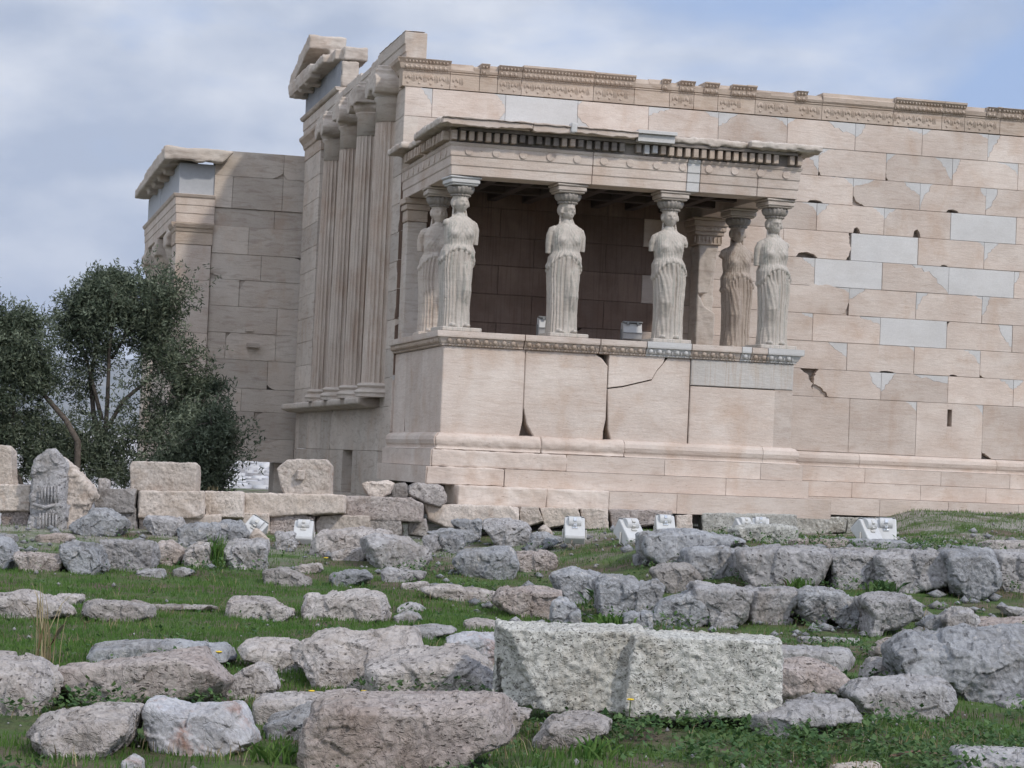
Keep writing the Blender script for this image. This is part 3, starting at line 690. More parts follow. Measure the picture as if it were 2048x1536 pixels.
# cornice pieces, their front edge broken to an uneven outline
def cornice_piece(name, x0, x1, seed, front, zlo, ztop, amp, mat_=M_OLD, drop=.10):
    r = random.Random(seed); m = MB(); n = max(3, int((x1-x0)/.12)); low = []
    for i in range(n+1): low.append((x0+(x1-x0)*i/n, zlo+r.uniform(-.02, .03)*drop*10))
    poly = [(a, b) for a, b in low]+[(x1, ztop+r.uniform(-.02, .01)), ((x0+x1)/2, ztop+r.uniform(-.02, .02)), (x0, ztop+r.uniform(-.02, .01))]
    m.rings([[(a, front, b) for a, b in poly], [(a, front+.16, b) for a, b in poly]])
    m.box(x0, x1, front+.04, -3.4, 4.905, ztop-.005)
    if amp < .03:
        m = MB(); n = max(6, int((x1-x0)/.07)); top = []; lo = []; q = 0.0
        for i in range(n+1):
            q = q*.6+r.uniform(-.018, .022); lo.append((x0+(x1-x0)*i/n, zlo+q)); top.append((x0+(x1-x0)*i/n, ztop-.03+r.uniform(-.006, .006)))
        m.rings([[(a, front, b) for a, b in lo+top[::-1]], [(a, front+.10, b) for a, b in lo+top[::-1]]], 0, .98)
        lo2 = [(a, b+.004) for a, b in top]; up = []; q = .0
        for a, b in lo2: q = q*.5+r.uniform(-.014, .010); up.append((a, ztop+min(q, .012)))
        m.rings([[(a, front-.03, b) for a, b in lo2+up[::-1]], [(a, front+.3, b) for a, b in lo2+up[::-1]]], 0, .9)
        m.box(x0+.01, x1-.01, front+.105, -3.4, 4.905, ztop-.035); return m.build(name, [mat_], P, bevel=.007)
    return eroded(name, m, mat_, P, .018, amp*.7, 7, 0, seed)
cornice_piece('cornice', -.20, 1.22, 1, -4.28, 4.90, 5.02, .022)
cornice_piece('cornice', 1.23, 2.93, 2, -4.26, 4.895, 5.015, .022)
cornice_piece('cornice', 3.56, 4.80, 3, -4.12, 4.91, 5.0, .045, M_GREYM)
cornice_piece('cornice', 4.82, 6.02, 4, -4.22, 4.92, 5.02, .045, M_GREYM)
mb = MB(); mb.box(2.945, 3.55, -4.20, -3.5, 4.872, 4.985); mb.box(2.93, 3.57, -4.26, -3.5, 4.99, 5.045); mb.box(3.0, 3.5, -4.15, -3.6, 4.86, 4.870)
mb.build('new_cornice_block', [M_NEW], P, bevel=.012, seg=2)
mb = MB(); mb.box(1.83, 1.93, -4.30, -4.1, 4.91, 5.06); eroded('lion_head_spout', mb, M_NEW, P, .02, .02, 6)
mb = MB(); mb.box(-.24, .2, -4.2, -2.2, 4.90, 5.01); mb.box(-.10, .2, -2.3, -1.0, 4.90, 5.0); mb.box(-.26, .2, -1.2, -.02, 4.90, 5.0); eroded('cornice', mb, M_GREYM, P, .022, .035, 6, 0, 8)
mb = MB(); mb.box(5.4, 6.0, -4.1, -.02, 4.905, 5.02); eroded('cornice', mb, M_GREYM, P, .03, .04, 4, 2, 9)
mb = MB(); mb.box(.2, 5.6, -3.75, -.02, 4.92, 5.0); mb.build('roof_slabs', [M_GREYM], P)
mb = MB(); mb.box(.5, 5.3, -3.42, -.02, 4.40, 4.90)
for e in np.arange(.9, 5.2, .62): mb.box(e, e+.16, -3.4, -.03, 4.25, 4.40)
for y in (-2.4, -1.3): mb.box(.52, 5.28, y, y+.16, 4.252, 4.402)
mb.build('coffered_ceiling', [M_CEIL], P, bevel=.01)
# antae against the temple wall: the west one whole, the east one broken away below its capital
mb = MB(); mb.box(.06, .40, -.42, -.012, 1.76, 3.76); mb.build('anta', [M_GREYM], P, bevel=.015)
mb = MB()
for o, z0, z1 in ((.01, 3.765, 3.96), (.04, 3.962, 4.06), (.07, 4.062, 4.168)): mb.box(.06-o, .40+o, -.42-o, -.01, z0, z1)
mb.build('anta_capital', [M_CARVE], P, bevel=.012)
mb = MB(); orn = MB()
for o, z0, z1 in ((.0, 3.70, 3.86), (.03, 3.862, 3.93), (.06, 3.932, 4.02), (.09, 4.022, 4.12), (.11, 4.122, 4.17)): mb.box(5.20-o, 5.66+o, -.5-o, -.012, z0, z1)
for e in np.arange(5.16, 5.70, .07):
    orn.ell((e, -.545, 3.975), (.026, .025, .036), 6, 4)
    orn.ell((e, -.515, 3.90), (.02, .02, .026), 6, 4); orn.ell((e, -.505, 3.79), (.014, .012, .06), 5, 4)
o_ = mb.build('anta_capital', [M_CARVE], P, bevel=.012); orn.build('carved_ornament', [M_CARVE], o_, smooth=True)
mb = MB()
xz = [(5.26, 3.70), (5.62, 3.70), (5.60, 3.45), (5.50, 3.0), (5.46, 2.85), (5.26, 2.85)]; mb.rings([[(a, -.44, b) for a, b in xz], [(a, -.02, b) for a, b in xz]])
xz = [(5.26, 2.80), (5.30, 2.80), (5.40, 2.62), (5.60, 2.52), (5.60, 2.0), (5.55, 1.90), (5.26, 1.86)]; mb.rings([[(a, -.44, b) for a, b in xz], [(a, -.02, b) for a, b in xz]])
mb.box(5.26, 5.64, -.2, -.02, 1.76, 3.70)
eroded('broken_anta', mb, M_GREYM, P, .022, .022, 5, 2, 2)
for (a, b, c, d) in [(-.05, .6, -3.98, -3.3), (1.68, 2.36, -3.98, -3.3), (3.36, 4.08, -3.98, -3.3), (5.12, 5.80, -3.98, -3.3)]:
    pass

# ------------------------------------------------------------------ statues
def statue_mesh(side, arms, turn, seed, tall=2.08):
    """side = +1: the bent leg is on the right as seen from the front (local +x); local -y faces forward"""
    r = random.Random(seed); nz, nth = 210, 168
    zs_ = np.linspace(0.0, 1.80, nz); th = np.linspace(0, 2*np.pi, nth, endpoint=False)
    a = np.interp(zs_, [0, .06, .3, .6, .9, 1.0, 1.2, 1.3, 1.45, 1.58, 1.66, 1.71, 1.75, 1.80], [.250, .246, .234, .242, .262, .266, .262, .212, .235, .240, .225, .185, .115, .074])
    b = np.interp(zs_, [0, .06, .3, .6, .9, 1.0, 1.2, 1.3, 1.45, 1.58, 1.66, 1.71, 1.75, 1.80], [.215, .205, .190, .190, .205, .208, .198, .165, .175, .165, .145, .125, .100, .078])
    cx = 0.018*side*np.interp(zs_, [0, .9, 1.3, 1.8], [-1.2, -1.6, 0, .6])
    Z, TH = np.meshgrid(zs_, th, indexing='ij'); A = a[:, None]; B = b[:, None]
    A = A*np.interp(Z, [0, 1.2, 1.6, 1.8], [.92, .93, .97, 1.0]); B = B*.95; c, s = np.cos(TH), np.sin(TH); e = 2/2.5
    X = A*np.sign(c)*np.abs(c)**e; Y = B*np.sign(s)*np.abs(s)**e
    xr = X/A; front = sstep(.15, .6, -s)
    # overfold hem: arched over the belly, long at the flanks
    hem = 1.205-0.24*np.abs(xr)**2.6 - .03*xr*side + .007*np.sin(TH*17+seed)
    hem = np.where(s > .3, .95, hem)
    skirt = 1-sstep(-.012, .012, Z-hem)
    pouch = np.exp(-((Z-hem-.045)/.05)**2)*(1-skirt)
    blouse = sstep(0, .03, Z-hem)*(1-sstep(1.34, 1.5, Z))
    # deep vertical folds of the skirt; they open over the free leg
    legc = .115*side
    on_leg = np.exp(-((X-legc*1.05)/.095)**2)*front*sstep(1.15, .9, Z)
    on_leg = np.clip(on_leg*1.5, 0, 1)
    ph = TH*13+.5*np.sin(TH*3+seed)+.10*np.sin(Z*6+TH*2)
    fold = np.abs(np.sin(ph))**.48
    fold2 = np.abs(np.sin(TH*29+seed+.3*np.sin(Z*5)))
    amp = .080*(.75+.25*np.sin(TH*5+seed))
    d = skirt*(1-on_leg)*(amp*(fold-.65)+.010*(fold2-.5))
    # the bent leg presses through: thigh forward to the knee, shin falls back, folds hang from the knee
    knee = np.interp(Z, [0, .12, .35, .58, .75, 1.0, 1.15], [.0, .0, .05, .145, .12, .045, .0])
    d = d+on_leg*skirt*.006*np.sin((X-legc)*90+Z*14)
    d = d+on_leg*skirt*.012*fold*sstep(.42, .1, Z)
    # pouch, chest, shoulder folds
    d = d+(.028+.010*np.sin(TH*22+seed*1.3))*pouch + .012*blouse*np.abs(np.sin(TH*19+Z*4+seed))
    for bx in (-1, 1): d = d+.052*np.exp(-((X-bx*.108)/.062)**2-((Z-1.475)/.072)**2)*front
    vf = np.abs(np.sin((np.abs(X)*1.0+(Z-1.35)*.55)*60+seed))
    d = d+.009*vf*sstep(1.30, 1.42, Z)*(1-sstep(1.60, 1.68, Z))*front
    d = d+.016*np.abs(np.sin(TH*15+seed))*sstep(.5, .85, np.abs(xr))*sstep(1.0, 1.1, Z)*(1-sstep(1.55, 1.68, Z))
    d = d-.012*np.exp(-((Z-1.72-.5*np.abs(X))/.02)**2)*front*sstep(1.6, 1.65, Z)
    nrm = np.stack([c/A, s/B], -1); nrm /= np.linalg.norm(nrm, axis=-1)[..., None]
    X = X+nrm[..., 0]*d+cx[:, None]; Y = Y+nrm[..., 1]*d-on_leg*knee*.85
    V = np.stack([X, Y, Z], -1).reshape(-1, 3)
    m = MB(); m.rings([list(map(tuple, V[k*nth:(k+1)*nth])) for k in range(nz)])
    # feet peeping out under the hem
    for fx, fy in ((-.11*side, -.205), (.12*side, -.235)):
        m.ell((fx, fy, .035), (.05, .075, .038), 10, 6)
    # arms: broken stumps
    for sx, ln in ((-1, arms[0]), (1, arms[1])):
        if ln <= 0: continue
        pts = [(sx*.17, .0, 1.665), (sx*.235, .005, 1.625), (sx*.262, .012, 1.55), (sx*.272, .02, 1.62-ln*.55), (sx*.272, .03, 1.62-ln)]
        m.tube(pts, [.055, .064, .064, .058, .052], 14)
    for sx in (-1, 1): m.ell((sx*.195, .0, 1.635), (.082, .078, .068), 12, 8)
    # neck, head, hair
    ct, st_ = math.cos(turn), math.sin(turn)
    def H(p): x, y, z = p; return (x*ct-y*st_, x*st_+y*ct, z)
    m.tube([(0, .0, 1.70), (0, -.004, 1.80), H((0, -.006, 1.90))], [.078, .058, .060], 16)
    hn, hk = 40, 30; R = []
    for j in range(hk+1):
        p = math.pi*min(max(j/hk, .01), .99)-math.pi/2; ring = []
        for i in range(hn):
            t = 2*math.pi*i/hn; x, y, z = math.cos(p)*math.cos(t), math.cos(p)*math.sin(t), math.sin(p)
            taper = 1-.20*max(0, -z)**1.5
            X_, Y_, Z_ = .109*x*taper, .128*y*taper, .148*z
            if y < 0:
                f = -y
                Y_ -= .034*math.exp(-(X_/.017)**2)*math.exp(-((Z_+.012)/.036)**2)*f          # nose
                Y_ -= .016*math.exp(-(X_/.06)**2)*math.exp(-((Z_-.040)/.016)**2)*f            # brow
                for ex in (-1, 1): Y_ += .020*math.exp(-((X_-ex*.038)/.018)**2)*math.exp(-((Z_-.014)/.015)**2)*f
                Y_ -= .012*math.exp(-(X_/.026)**2)*math.exp(-((Z_+.066)/.012)**2)*f           # lips
                Y_ += .010*math.exp(-(X_/.03)**2)*math.exp(-((Z_+.049)/.008)**2)*f
                Y_ -= .014*math.exp(-(X_/.03)**2)*math.exp(-((Z_+.112)/.02)**2)*f             # chin
            q = H((X_, Y_-.03, Z_)); ring.append((q[0], q[1], q[2]+1.945))
        R.append(ring)
    m.rings(R)
    for k in range(15):                                                   # wavy hair roll round the face, ear to ear
        t = math.pi*(.02+.96*k/14); q = H((-.120*math.cos(t), -.066+.05*abs(math.cos(t)), 0)); z = 1.945+.02+.098*math.sin(t)-.05*abs(math.cos(t))**3
        m.ell((q[0], q[1], z), (.030, .030, .030), 8, 6)
    m.ell(H((0, .045, 0))[:2]+(1.965,), (.142, .125, .125), 16, 10)
    m.ell(H((0, .08, 0))[:2]+(1.82,), (.080, .07, .15), 12, 8)
    for sx in (-1, 1):
        for q in range(2):
            p0 = H((sx*(.085+.012*q), .045-.01*q, 1.88)); m.tube([p0, (sx*(.098+.016*q), .03-.02*q, 1.76), (sx*(.115+.03*q), -.05-.02*q, 1.685), (sx*(.135+.03*q), -.125-.02*q, 1.56)], [.017, .016, .014, .008], 8)
    m.lathe((0, .0, 0), [(.118, 2.02), (.128, 2.05), (.135, 2.085)], 20)
    me = remeshed(solids_mesh(m), .0088, 1, .4)
    V = coords(me); Nn = normals(me)
    w = .003*fbm(V*14+seed*5, 3)+.005*fbm(V*5+seed*9, 3)
    if seed in (2, 4):                                                    # battered faces
        f = np.exp(-((V[:, 2]-1.925)/.05)**2)*(V[:, 1] < -.04)*(np.abs(V[:, 0]) < .09); w = w-.016*f*(1+.7*fbm(V*22, 2))
    set_coords(me, V+Nn*w[:, None]); return me

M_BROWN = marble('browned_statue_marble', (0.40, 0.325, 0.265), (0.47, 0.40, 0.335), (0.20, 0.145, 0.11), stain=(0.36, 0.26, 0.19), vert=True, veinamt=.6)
STAT = [  # x, y, side of bent leg, arms, head turn, rotation, label, stain
 (.27, -3.62, 1, (.0, .30), .10, .10, 'marble statue of a standing woman at the left front corner of the porch', M_STAT),
 (2.00, -3.62, 1, (.36, .30), .30, .06, 'marble statue of a woman, second in the porch front row, face turned right', M_STAT),
 (3.70, -3.62, -1, (.22, .12), -.10, .02, 'marble statue of a woman, third in the front row, with battered face', M_STAT),
 (5.47, -3.62, -1, (.34, .0), .0, .10, 'streaked marble statue of a woman at the right front corner of the porch', M_STAT),
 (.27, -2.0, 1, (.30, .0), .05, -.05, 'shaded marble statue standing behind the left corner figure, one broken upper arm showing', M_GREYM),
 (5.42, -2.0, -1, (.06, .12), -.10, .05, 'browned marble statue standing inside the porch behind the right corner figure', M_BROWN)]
for i, (x, y, side, arms, turn, rot, lab, mm) in enumerate(STAT):
    zf = 1.81 if y < -3 else 1.80
    S = empty('statue', (x, y, 1.745), lab, 'statue', 'statues of women carrying the porch roof')
    S.rotation_euler = (0, 0, rot)
    me = statue_mesh(side, arms, turn, i+1); me.name = 'body'
    me.materials.append(mm); at = me.attributes.new('tint', 'FLOAT', 'FACE'); at.data.foreach_set('value', np.ones(len(me.polygons), np.float32))
    me.polygons.foreach_set('use_smooth', np.ones(len(me.polygons), bool))
    me.transform(Matrix.Translation((0, 0, zf-1.745)))
    b = bpy.data.objects.new('body', me); COL.objects.link(b); b.parent = S
    def local(mbx, name, mats, parent, **k):
        o = mbx.build(name, mats, None, **k); o.parent = parent; return o
    z0 = zf+2.07-1.745
    m = MB(); m.lathe((0, 0, z0), [(.13, -.02), (.155, -.012), (.165, .0), (.158, .015), (.148, .02), (.165, .025), (.195, .05), (.212, .085), (.218, .115), (.205, .14), (.18, .15)], 72, 0, 1.0, 18, .13)
    cp = local(m, 'capital', [M_CAP], S, smooth=True)
    m = MB(); zt = 4.168-1.745
    m.box(-.215, .215, -.215, .215, z0+.148, z0+.175); m.box(-.235, .235, -.235, .235, z0+.177, zt-.04); m.box(-.255, .255, -.255, .255, zt-.038, zt-.002)
    local(m, 'abacus', [M_NEW if i in (0,) else M_GREYM], cp, bevel=.012)
    m = MB(); m.box(-.30, .34, -.30, .32, .004, zf-1.745+.004); local(m, 'plinth', [M_GREYM if i > 3 else M_STAT], S, bevel=.012)
# ------------------------------------------------------------------ north porch, seen beyond the west end
NP = empty('north_porch', (-2.0, 11.3, -3.2), 'taller shaded marble wing with a grey frieze and overhanging cornice behind the olive trees', 'porch')
def fr_np(s, o, z): return (s, 11.3-o, z)
def fr_npw(s, o, z): return (-2.76-o, s, z)
mb = MB(); rr = random.Random(21)
rows = [(-.48, .02, 'lint'), (.02, .60, ''), (.60, 1.10, ''), (1.10, 1.72, ''), (1.72, 2.30, ''), (2.30, 2.88, ''), (2.88, 3.46, ''), (3.46, 4.02, ''), (4.02, 4.62, ''), (4.62, 5.02, 'rough'), (5.02, 5.72, ''), (5.72, 6.27, '')]
for j, (z0, z1, kd) in enumerate(rows):
    s = -1.98+(0.0 if j % 2 else -.7); ends = .1
    while s < ends-.02:
        l = [1.35, 1.1, 1.5][j % 3]; a = max(s, -1.98); b = min(s+l, ends)
        if b-a > .05:
            ch = ()
            if rr.random() < .35: ch = [(rr.choice(['TL', 'TR', 'BL', 'BR']), rr.uniform(.08, .3), rr.uniform(.08, .22), rr.choice(['none', 'old']))]
            if (j, round(a, 1)) == (3, -1.3): ch = [('TL', .2, .2, 'none')]
            block(mb, fr_np, a, b, z0, z1, -.04 if kd == 'rough' else rr.uniform(-.008, .005), .3, ch)
        s += l
mb.box(-1.95, .1, 11.46, 12.0, -.46, 6.2, 0, .5)
mb.box(-1.16, -1.0, 11.25, 11.31, 2.35, 2.42); mb.box(-1.12, -.86, 11.10, 11.3, 2.0, 2.09, 0, .8)
mb.build('south_wall', [M_GREYM, M_GREYM], NP)
mb = MB()
for z0, z1 in [(-3.2, -2.2), (-2.2, -1.2), (-1.2, -.2), (-.2, .5), (.5, 1.05), (1.05, 1.7), (1.7, 2.25), (2.25, 2.8), (2.8, 3.4), (3.4, 4.16)]: block(mb, fr_np, -2.76, -1.99, z0, z1, .07, .9, (), 0, None)
mb.build('anta', [M_OLD], NP)
mb = MB()
prof = [(.08, 4.165), (.08, 4.43), (.10, 4.44), (.12, 4.50), (.15, 4.53), (.18, 4.60), (.18, 4.64)]
run_prof(mb, prof, fr_np, -2.76, -1.99, 0, 1, .6, .2, .2); run_prof(mb, [(o-.06, z) for o, z in prof], fr_npw, 11.25, 12.1, 0, 1, .3)
mb.build('anta_capital', [M_CARVE], NP, bevel=.006)
AR = [(.02, 4.645), (.02, 4.84), (.035, 4.842), (.035, 5.02), (.05, 5.022), (.05, 5.18), (.08, 5.20), (.11, 5.26)]
mb = MB(); run_prof(mb, AR, fr_np, -2.76, -1.95, 0, 1, .5, 1, 0); run_prof(mb, AR, fr_npw, 11.3, 19.5, 0, .95, .7, 1, 0); mb.build('architrave', [M_OLD], NP, bevel=.008)
mb = MB(); mb.box(-2.74, -1.97, 11.34, 12.0, 5.265, 5.94); mb.box(-2.74, -2.2, 12.01, 13.4, 5.265, 5.94); mb.box(-2.73, -2.2, 13.42, 16.0, 5.265, 5.94); mb.box(-2.74, -2.2, 16.02, 19.5, 5.265, 5.94)
mb.build('frieze', [plain('blue_grey_frieze_stone', (.42, .43, .45), .8, .2)], NP, bevel=.008)
mb = MB(); r = random.Random(3)
pz = [(-3.12+i*.14, 5.96+r.uniform(-.02, .04)) for i in range(10)]+[(-1.74, 6.06), (-1.66, 6.16), (-1.62, 6.22), (-2.2, 6.25), (-2.8, 6.22), (-3.02, 6.26), (-3.12, 6.23)]
mb.rings([[(a, 10.98, b) for a, b in pz], [(a, 11.2, b) for a, b in pz]])
mb.box(-3.1, -1.75, 11.0, 12.0, 6.06, 6.2); mb.box(-3.1, -2.3, 11.9, 16.2, 5.98, 6.2); mb.box(-3.12, -2.95, 11.0, 16.2, 5.93, 6.22); mb.box(-3.1, -2.3, 16.3, 19.6, 5.96, 6.16)
for y in (12.6, 13.9, 15.3, 16.8): mb.box(-2.95, -2.7, y, y+.5, 5.84, 6.0)
eroded('cornice', mb, M_GREYM, NP, .035, .035, 4, 1, 11)
for y in (12.9, 15.9, 18.9):
    c = MB(); R = []
    for z in np.linspace(-3.0, 3.95, 8):
        rad = .42-.06*(z+3)/7; R.append([(-2.38+rad*(1-.08*abs(math.sin(12*2*math.pi*i/72)))*math.cos(2*math.pi*i/72), y+rad*(1-.08*abs(math.sin(12*2*math.pi*i/72)))*math.sin(2*math.pi*i/72), z) for i in range(72)])
    c.rings(R); co = c.build('column', [M_GREYM], NP)
    c = MB(); c.lathe((-2.38, y, 0), [(.38, 3.95), (.44, 4.1), (.46, 4.2)], 20); c.box(-2.86, -1.9, y-.42, y+.42, 4.22, 4.5); c.box(-2.8, -1.95, y-.4, y+.4, 4.5, 4.64)
    eroded('capital', c, M_GREYM, co, .035, .03, 5, 1)
mb = MB(); mb.box(-.36, .2, 11.5, 12.3, -3.2, -.485); mb.box(-3.0, -1.6, 11.9, 12.4, -3.2, -.9); mb.build('pier', [M_GREYM], NP)
mb = MB(); mb.box(-2.0, .2, 11.32, 19, 6.0, 6.1); 
# ------------------------------------------------------------------ stones
def PX(s): return [tuple(float(c) for c in q.split(',')) for q in s.split()]
def stone(name, label, cat, group, matk, D, poly, tf=.18, yaw=0, y=None, rough=1.0, boxy=False, vb=None, vox=80, dz=.08, ext=None, back=.9, sq=False):
    Q = PX(poly); vmax = max(q[1] for q in Q) if vb is None else vb; low = [q for q in Q if q[1] > max(p[1] for p in Q)-6]
    um = sum(q[0] for q in Q)/len(Q)
    B = hit(um, vmax) if y is None else on_y(um, vmax, y)
    a = YAW+math.radians(yaw); n = np.array([math.sin(a), math.cos(a), 0.0]); sx_ = np.array([math.cos(a), -math.sin(a), 0.0])
    pts = []
    for u, v in Q:
        d = ray(u, v); t = ((B-CAM)@n)/(d@n); p = CAM+d*t-B; pts.append((p@sx_, p[2]))
    pts = np.array(pts)
    if boxy is False and len(pts) < 12:                                   # take the sharpest corners off the traced outline
        nx = np.roll(pts, -1, 0); pts = np.stack([pts*.90+nx*.10, pts*.10+nx*.90], 1).reshape(-1, 2)
    h = pts[:, 1].max()-pts[:, 1].min(); zmin = pts[:, 1].min()
    pts[:, 1] = np.where(pts[:, 1] < zmin+.12*h, pts[:, 1]-dz, pts[:, 1])
    c = (pts.max(0)+pts.min(0))/2; pts = c+(pts-c)*(1.0 if boxy else np.array([1.09 if sq else 1.05, 1.04]))
    def ring(k, off, lower=0.0):
        p = c+(pts-c)*k; f = np.clip((pts[:, 1]-zmin)/h, 0, 1); p[:, 1] -= lower*h*sstep(.35, 1.0, f)
        return [B+sx_*q[0]+n*off+np.array([0, 0, q[1]-.075*max(off, 0)]) for q in p]
    m = MB()
    if boxy: m.rings([ring(.985, 0, tf*.5), ring(1.0, .06*D, 0.02), ring(1.0, .9*D), ring(.97, D)])
    else: m.rings([ring(.90, -.04*min(D, h), tf*1.1), ring(.97, .03*D, tf*.75), ring(1.0, .28*D, 0.0), ring(1.0, .7*D), ring(.90*back/.9, D, .03)])
    dim = max(np.ptp(pts[:, 0]), h, D*.8); vx = min(max(dim/vox, .007), .035)
    me = remeshed(solids_mesh(m), vx, 1)
    V = coords(me); Nn = normals(me); sd_ = np.array([um*.37, vmax*.21, len(poly)*.7]); sc = 1.0/max(h, .12)
    if not boxy: V = facet(V, um*13+vmax, 4 if sq else 8, (.975, .998) if sq else (.945, .995), .85)
    dd = rough*h*(.035*fbm(V*sc*1.3+sd_, 3)+.032*fbm(V*sc*2.4-sd_, 4, True)+.026*fbm(V*sc*6+sd_, 4, True)+.014*fbm(V*sc*15+sd_, 3))
    if not boxy:                                                          # fractured faces: every cell of stone breaks along its own plane
        rc = np.random.default_rng(int(um*7+vmax*3) % 99991); lo, hi = V.min(0), V.max(0)
        for K, kk in ((16, .26), (70, .22)):
            cp = lo+(hi-lo)*rc.random((K, 3)); dr = rc.normal(size=(K, 3)); dr /= np.linalg.norm(dr, axis=1)[:, None]
            Q = V+.10*h*np.stack([fbm(V*sc*3+5, 2), fbm(V*sc*3+9, 2), fbm(V*sc*3+13, 2)], -1)
            A_ = ((Q*Q).sum(1)[:, None]-2*Q@cp.T+(cp*cp).sum(1)[None]).argmin(1); dd = dd+np.clip(((V-cp[A_])*dr[A_]).sum(1)*kk, -.055*h, .055*h)*min(rough, 1.3)*(.88 if h < .35 else .6)
    if boxy: V = facet(V, um*3+vmax, 3, (.984, .999), .9); dd = 1.5*rough*(.010*fbm(V*6+sd_, 4)+.012*fbm(V*2.5+sd_, 3, True)+.006*fbm(V*22+sd_, 3))
    V = V+Nn*dd[:, None]
    O = np.array([B[0], B[1], V[:, 2].min()]); set_coords(me, V-O)
    me.name = name; me.materials.append(RM[matk]); me.polygons.foreach_set('use_smooth', np.ones(len(me.polygons), bool))
    o = bpy.data.objects.new(name, me); COL.objects.link(o); o.location = O
    tag(o, label, cat, group); return o

G1, G2, G3, G4, G5, G6 = 'blocks of the low wall west of the temple', 'fallen stones below the low wall', 'stones lying on the lawn', 'boulders of the right hand terrace', 'big stones in the foreground', 'rough foundation blocks under the temple steps'
B_, S_ = 'stone_block', 'boulder'
WALL = [  # name, label, material, depth, y, outline
 ('stone_block', 'long pale wall block at the left edge, under the upright marble piece', 'M', .6, -4.9, '-40,968 61,969 60,1011 -40,1010'),
 ('stone_block', 'short brownish lower block beneath the long pale one at the left edge', 'K', .6, -4.85, '3,1014 59,1017 55,1062 5,1062'),
 ('stone_block', 'dark pitted wall block just right of the upright carved slab', 'D', .6, -4.75, '189,976 270,977 268,1014 189,1014'),
 ('stone_block', 'dark lower wall block behind the weeds right of the carved slab', 'D', .5, -4.7, '189,1015 272,1016 272,1052 189,1050'),
 ('stone_block', 'rosy wall block directly below the white block with the grooved left edge', 'M', .6, -4.9, '275,981 407,981 407,1026 275,1025'),
 ('stone_block', 'beige wall block with a ragged lower edge, left of the city view', 'M', .6, -4.9, '409,981 485,983 486,1024 412,1024'),
 ('stone_block', 'longest rosy beige block of the low wall, under the white block with a boss', 'M', .6, -4.9, '488,984 689,989 689,1026 489,1024'),
 ('stone_block', 'brown pitted wall block leaning against the temple corner, end of the top course', 'K', .6, -4.85, '691,991 822,995 846,1008 845,1033 692,1028'),
 ('stone_block', 'pale lower wall block under the rosy block, behind the tumbled boulders', 'M', .5, -4.82, '278,1027 440,1029 440,1050 278,1050'),
 ('stone_block', 'small beige lower block behind the left floodlight', 'M', .5, -4.82, '485,1026 537,1027 537,1063 487,1060'),
 ('stone_block', 'reddish beige lower block behind the floodlight on a stake', 'K', .5, -4.82, '540,1027 627,1029 631,1063 540,1062'),
 ('stone_block', 'pale lower wall block left of the greyish ones, above the large pale boulder', 'M', .5, -4.82, '630,1030 739,1031 739,1062 634,1063'),
 ('stone_block', 'greyish lower wall block with dark holes, below the pitted brown block', 'P', .5, -4.82, '740,1033 801,1034 805,1060 742,1060'),
 ('stone_block', 'small grey brown block at the foot of the temple corner', 'P', .5, -4.8, '816,1036 850,1038 858,1062 816,1058'),
]
for nm, lab, mk, D, y, pl in WALL: stone(nm, lab, 'stone block', G1, mk, D, pl, .05, 0, y, 1.0, True, vox=70)
def lone(nm, lab, cat, mk, D, y, pl, **k): return stone(nm, lab, cat, None, mk, D, pl, y=y, **k)
lone('stone_block', 'white marble block with a moulded groove down its left edge, lying on the low wall', 'stone block', 'M', .55, -4.8, '260,921 390,925 393,929 391,976 314,973 261,970', tf=.06, boxy=True, vox=90)
o = lone('stone_block', 'white marble block with a slanting left corner and a square boss, on the low wall', 'stone block', 'M', .6, -4.8, '554,936 574,920 594,917 652,918 661,928 660,985 593,984 566,978', tf=.04, boxy=True, vox=90)
c0 = on_y(602, 950, -4.83); m = MB(); m.box(c0[0]-.06, c0[0]+.05, c0[1]-.05, c0[1]+.15, c0[2]-.07, c0[2]+.07); bo = eroded('boss', m, R_MARB, None, .012, .006, 8, 2); bo.data.transform(Matrix.Translation(-o.location)); bo.parent = o
lone('marble_fragment', 'upright white marble piece with a moulded foot at the left edge, on the low wall', 'marble fragment', 'M', .4, -4.75, '-30,888 14,890 22,899 23,951 28,965 -30,967', tf=.03, boxy=True, vox=90)
# carved slab: a greenish front with chiselled grooves and a broken brown flank
o = lone('carved_slab', 'tall broken marble slab with grooves, standing before the low wall', 'carved slab', 'L', .45, -5.3, '70,915 92,900 110,901 128,925 128,960 127,1000 125,1062 122,1069 52,1069 61,1011 64,943', tf=.02, vox=100, rough=.6)
lone('stone_block', 'brown broken slab fragment leaning behind the carved slab', 'stone block', 'M', .40, -5.1, '100,903 148,940 180,973 189,987 178,996 164,1025 150,1058 118,1072 112,990', tf=.02, vox=90, rough=.8)
gm = MB()
for k in range(6):
    for (v0, v1, uu) in ((972, 1006, 84+k*6.5), (1026, 1062, 80+k*6.5)):
        p = on_y(uu, v0, -5.36); q = on_y(uu-1, v1, -5.36); gm.tube([p, (p+q)/2+np.array([0, -.012, 0]), q], [.012, .017, .012], 6)
p = on_y(92, 1013, -5.34); gm.tube([on_y(66, 1008, -5.34), on_y(90, 1015, -5.38), on_y(122, 1006, -5.34)], [.02, .03, .02], 8)
gr = gm.build('carved_folds', [R_PALE], None, smooth=True); gr.data.transform(Matrix.Translation(-o.location)); gr.parent = o

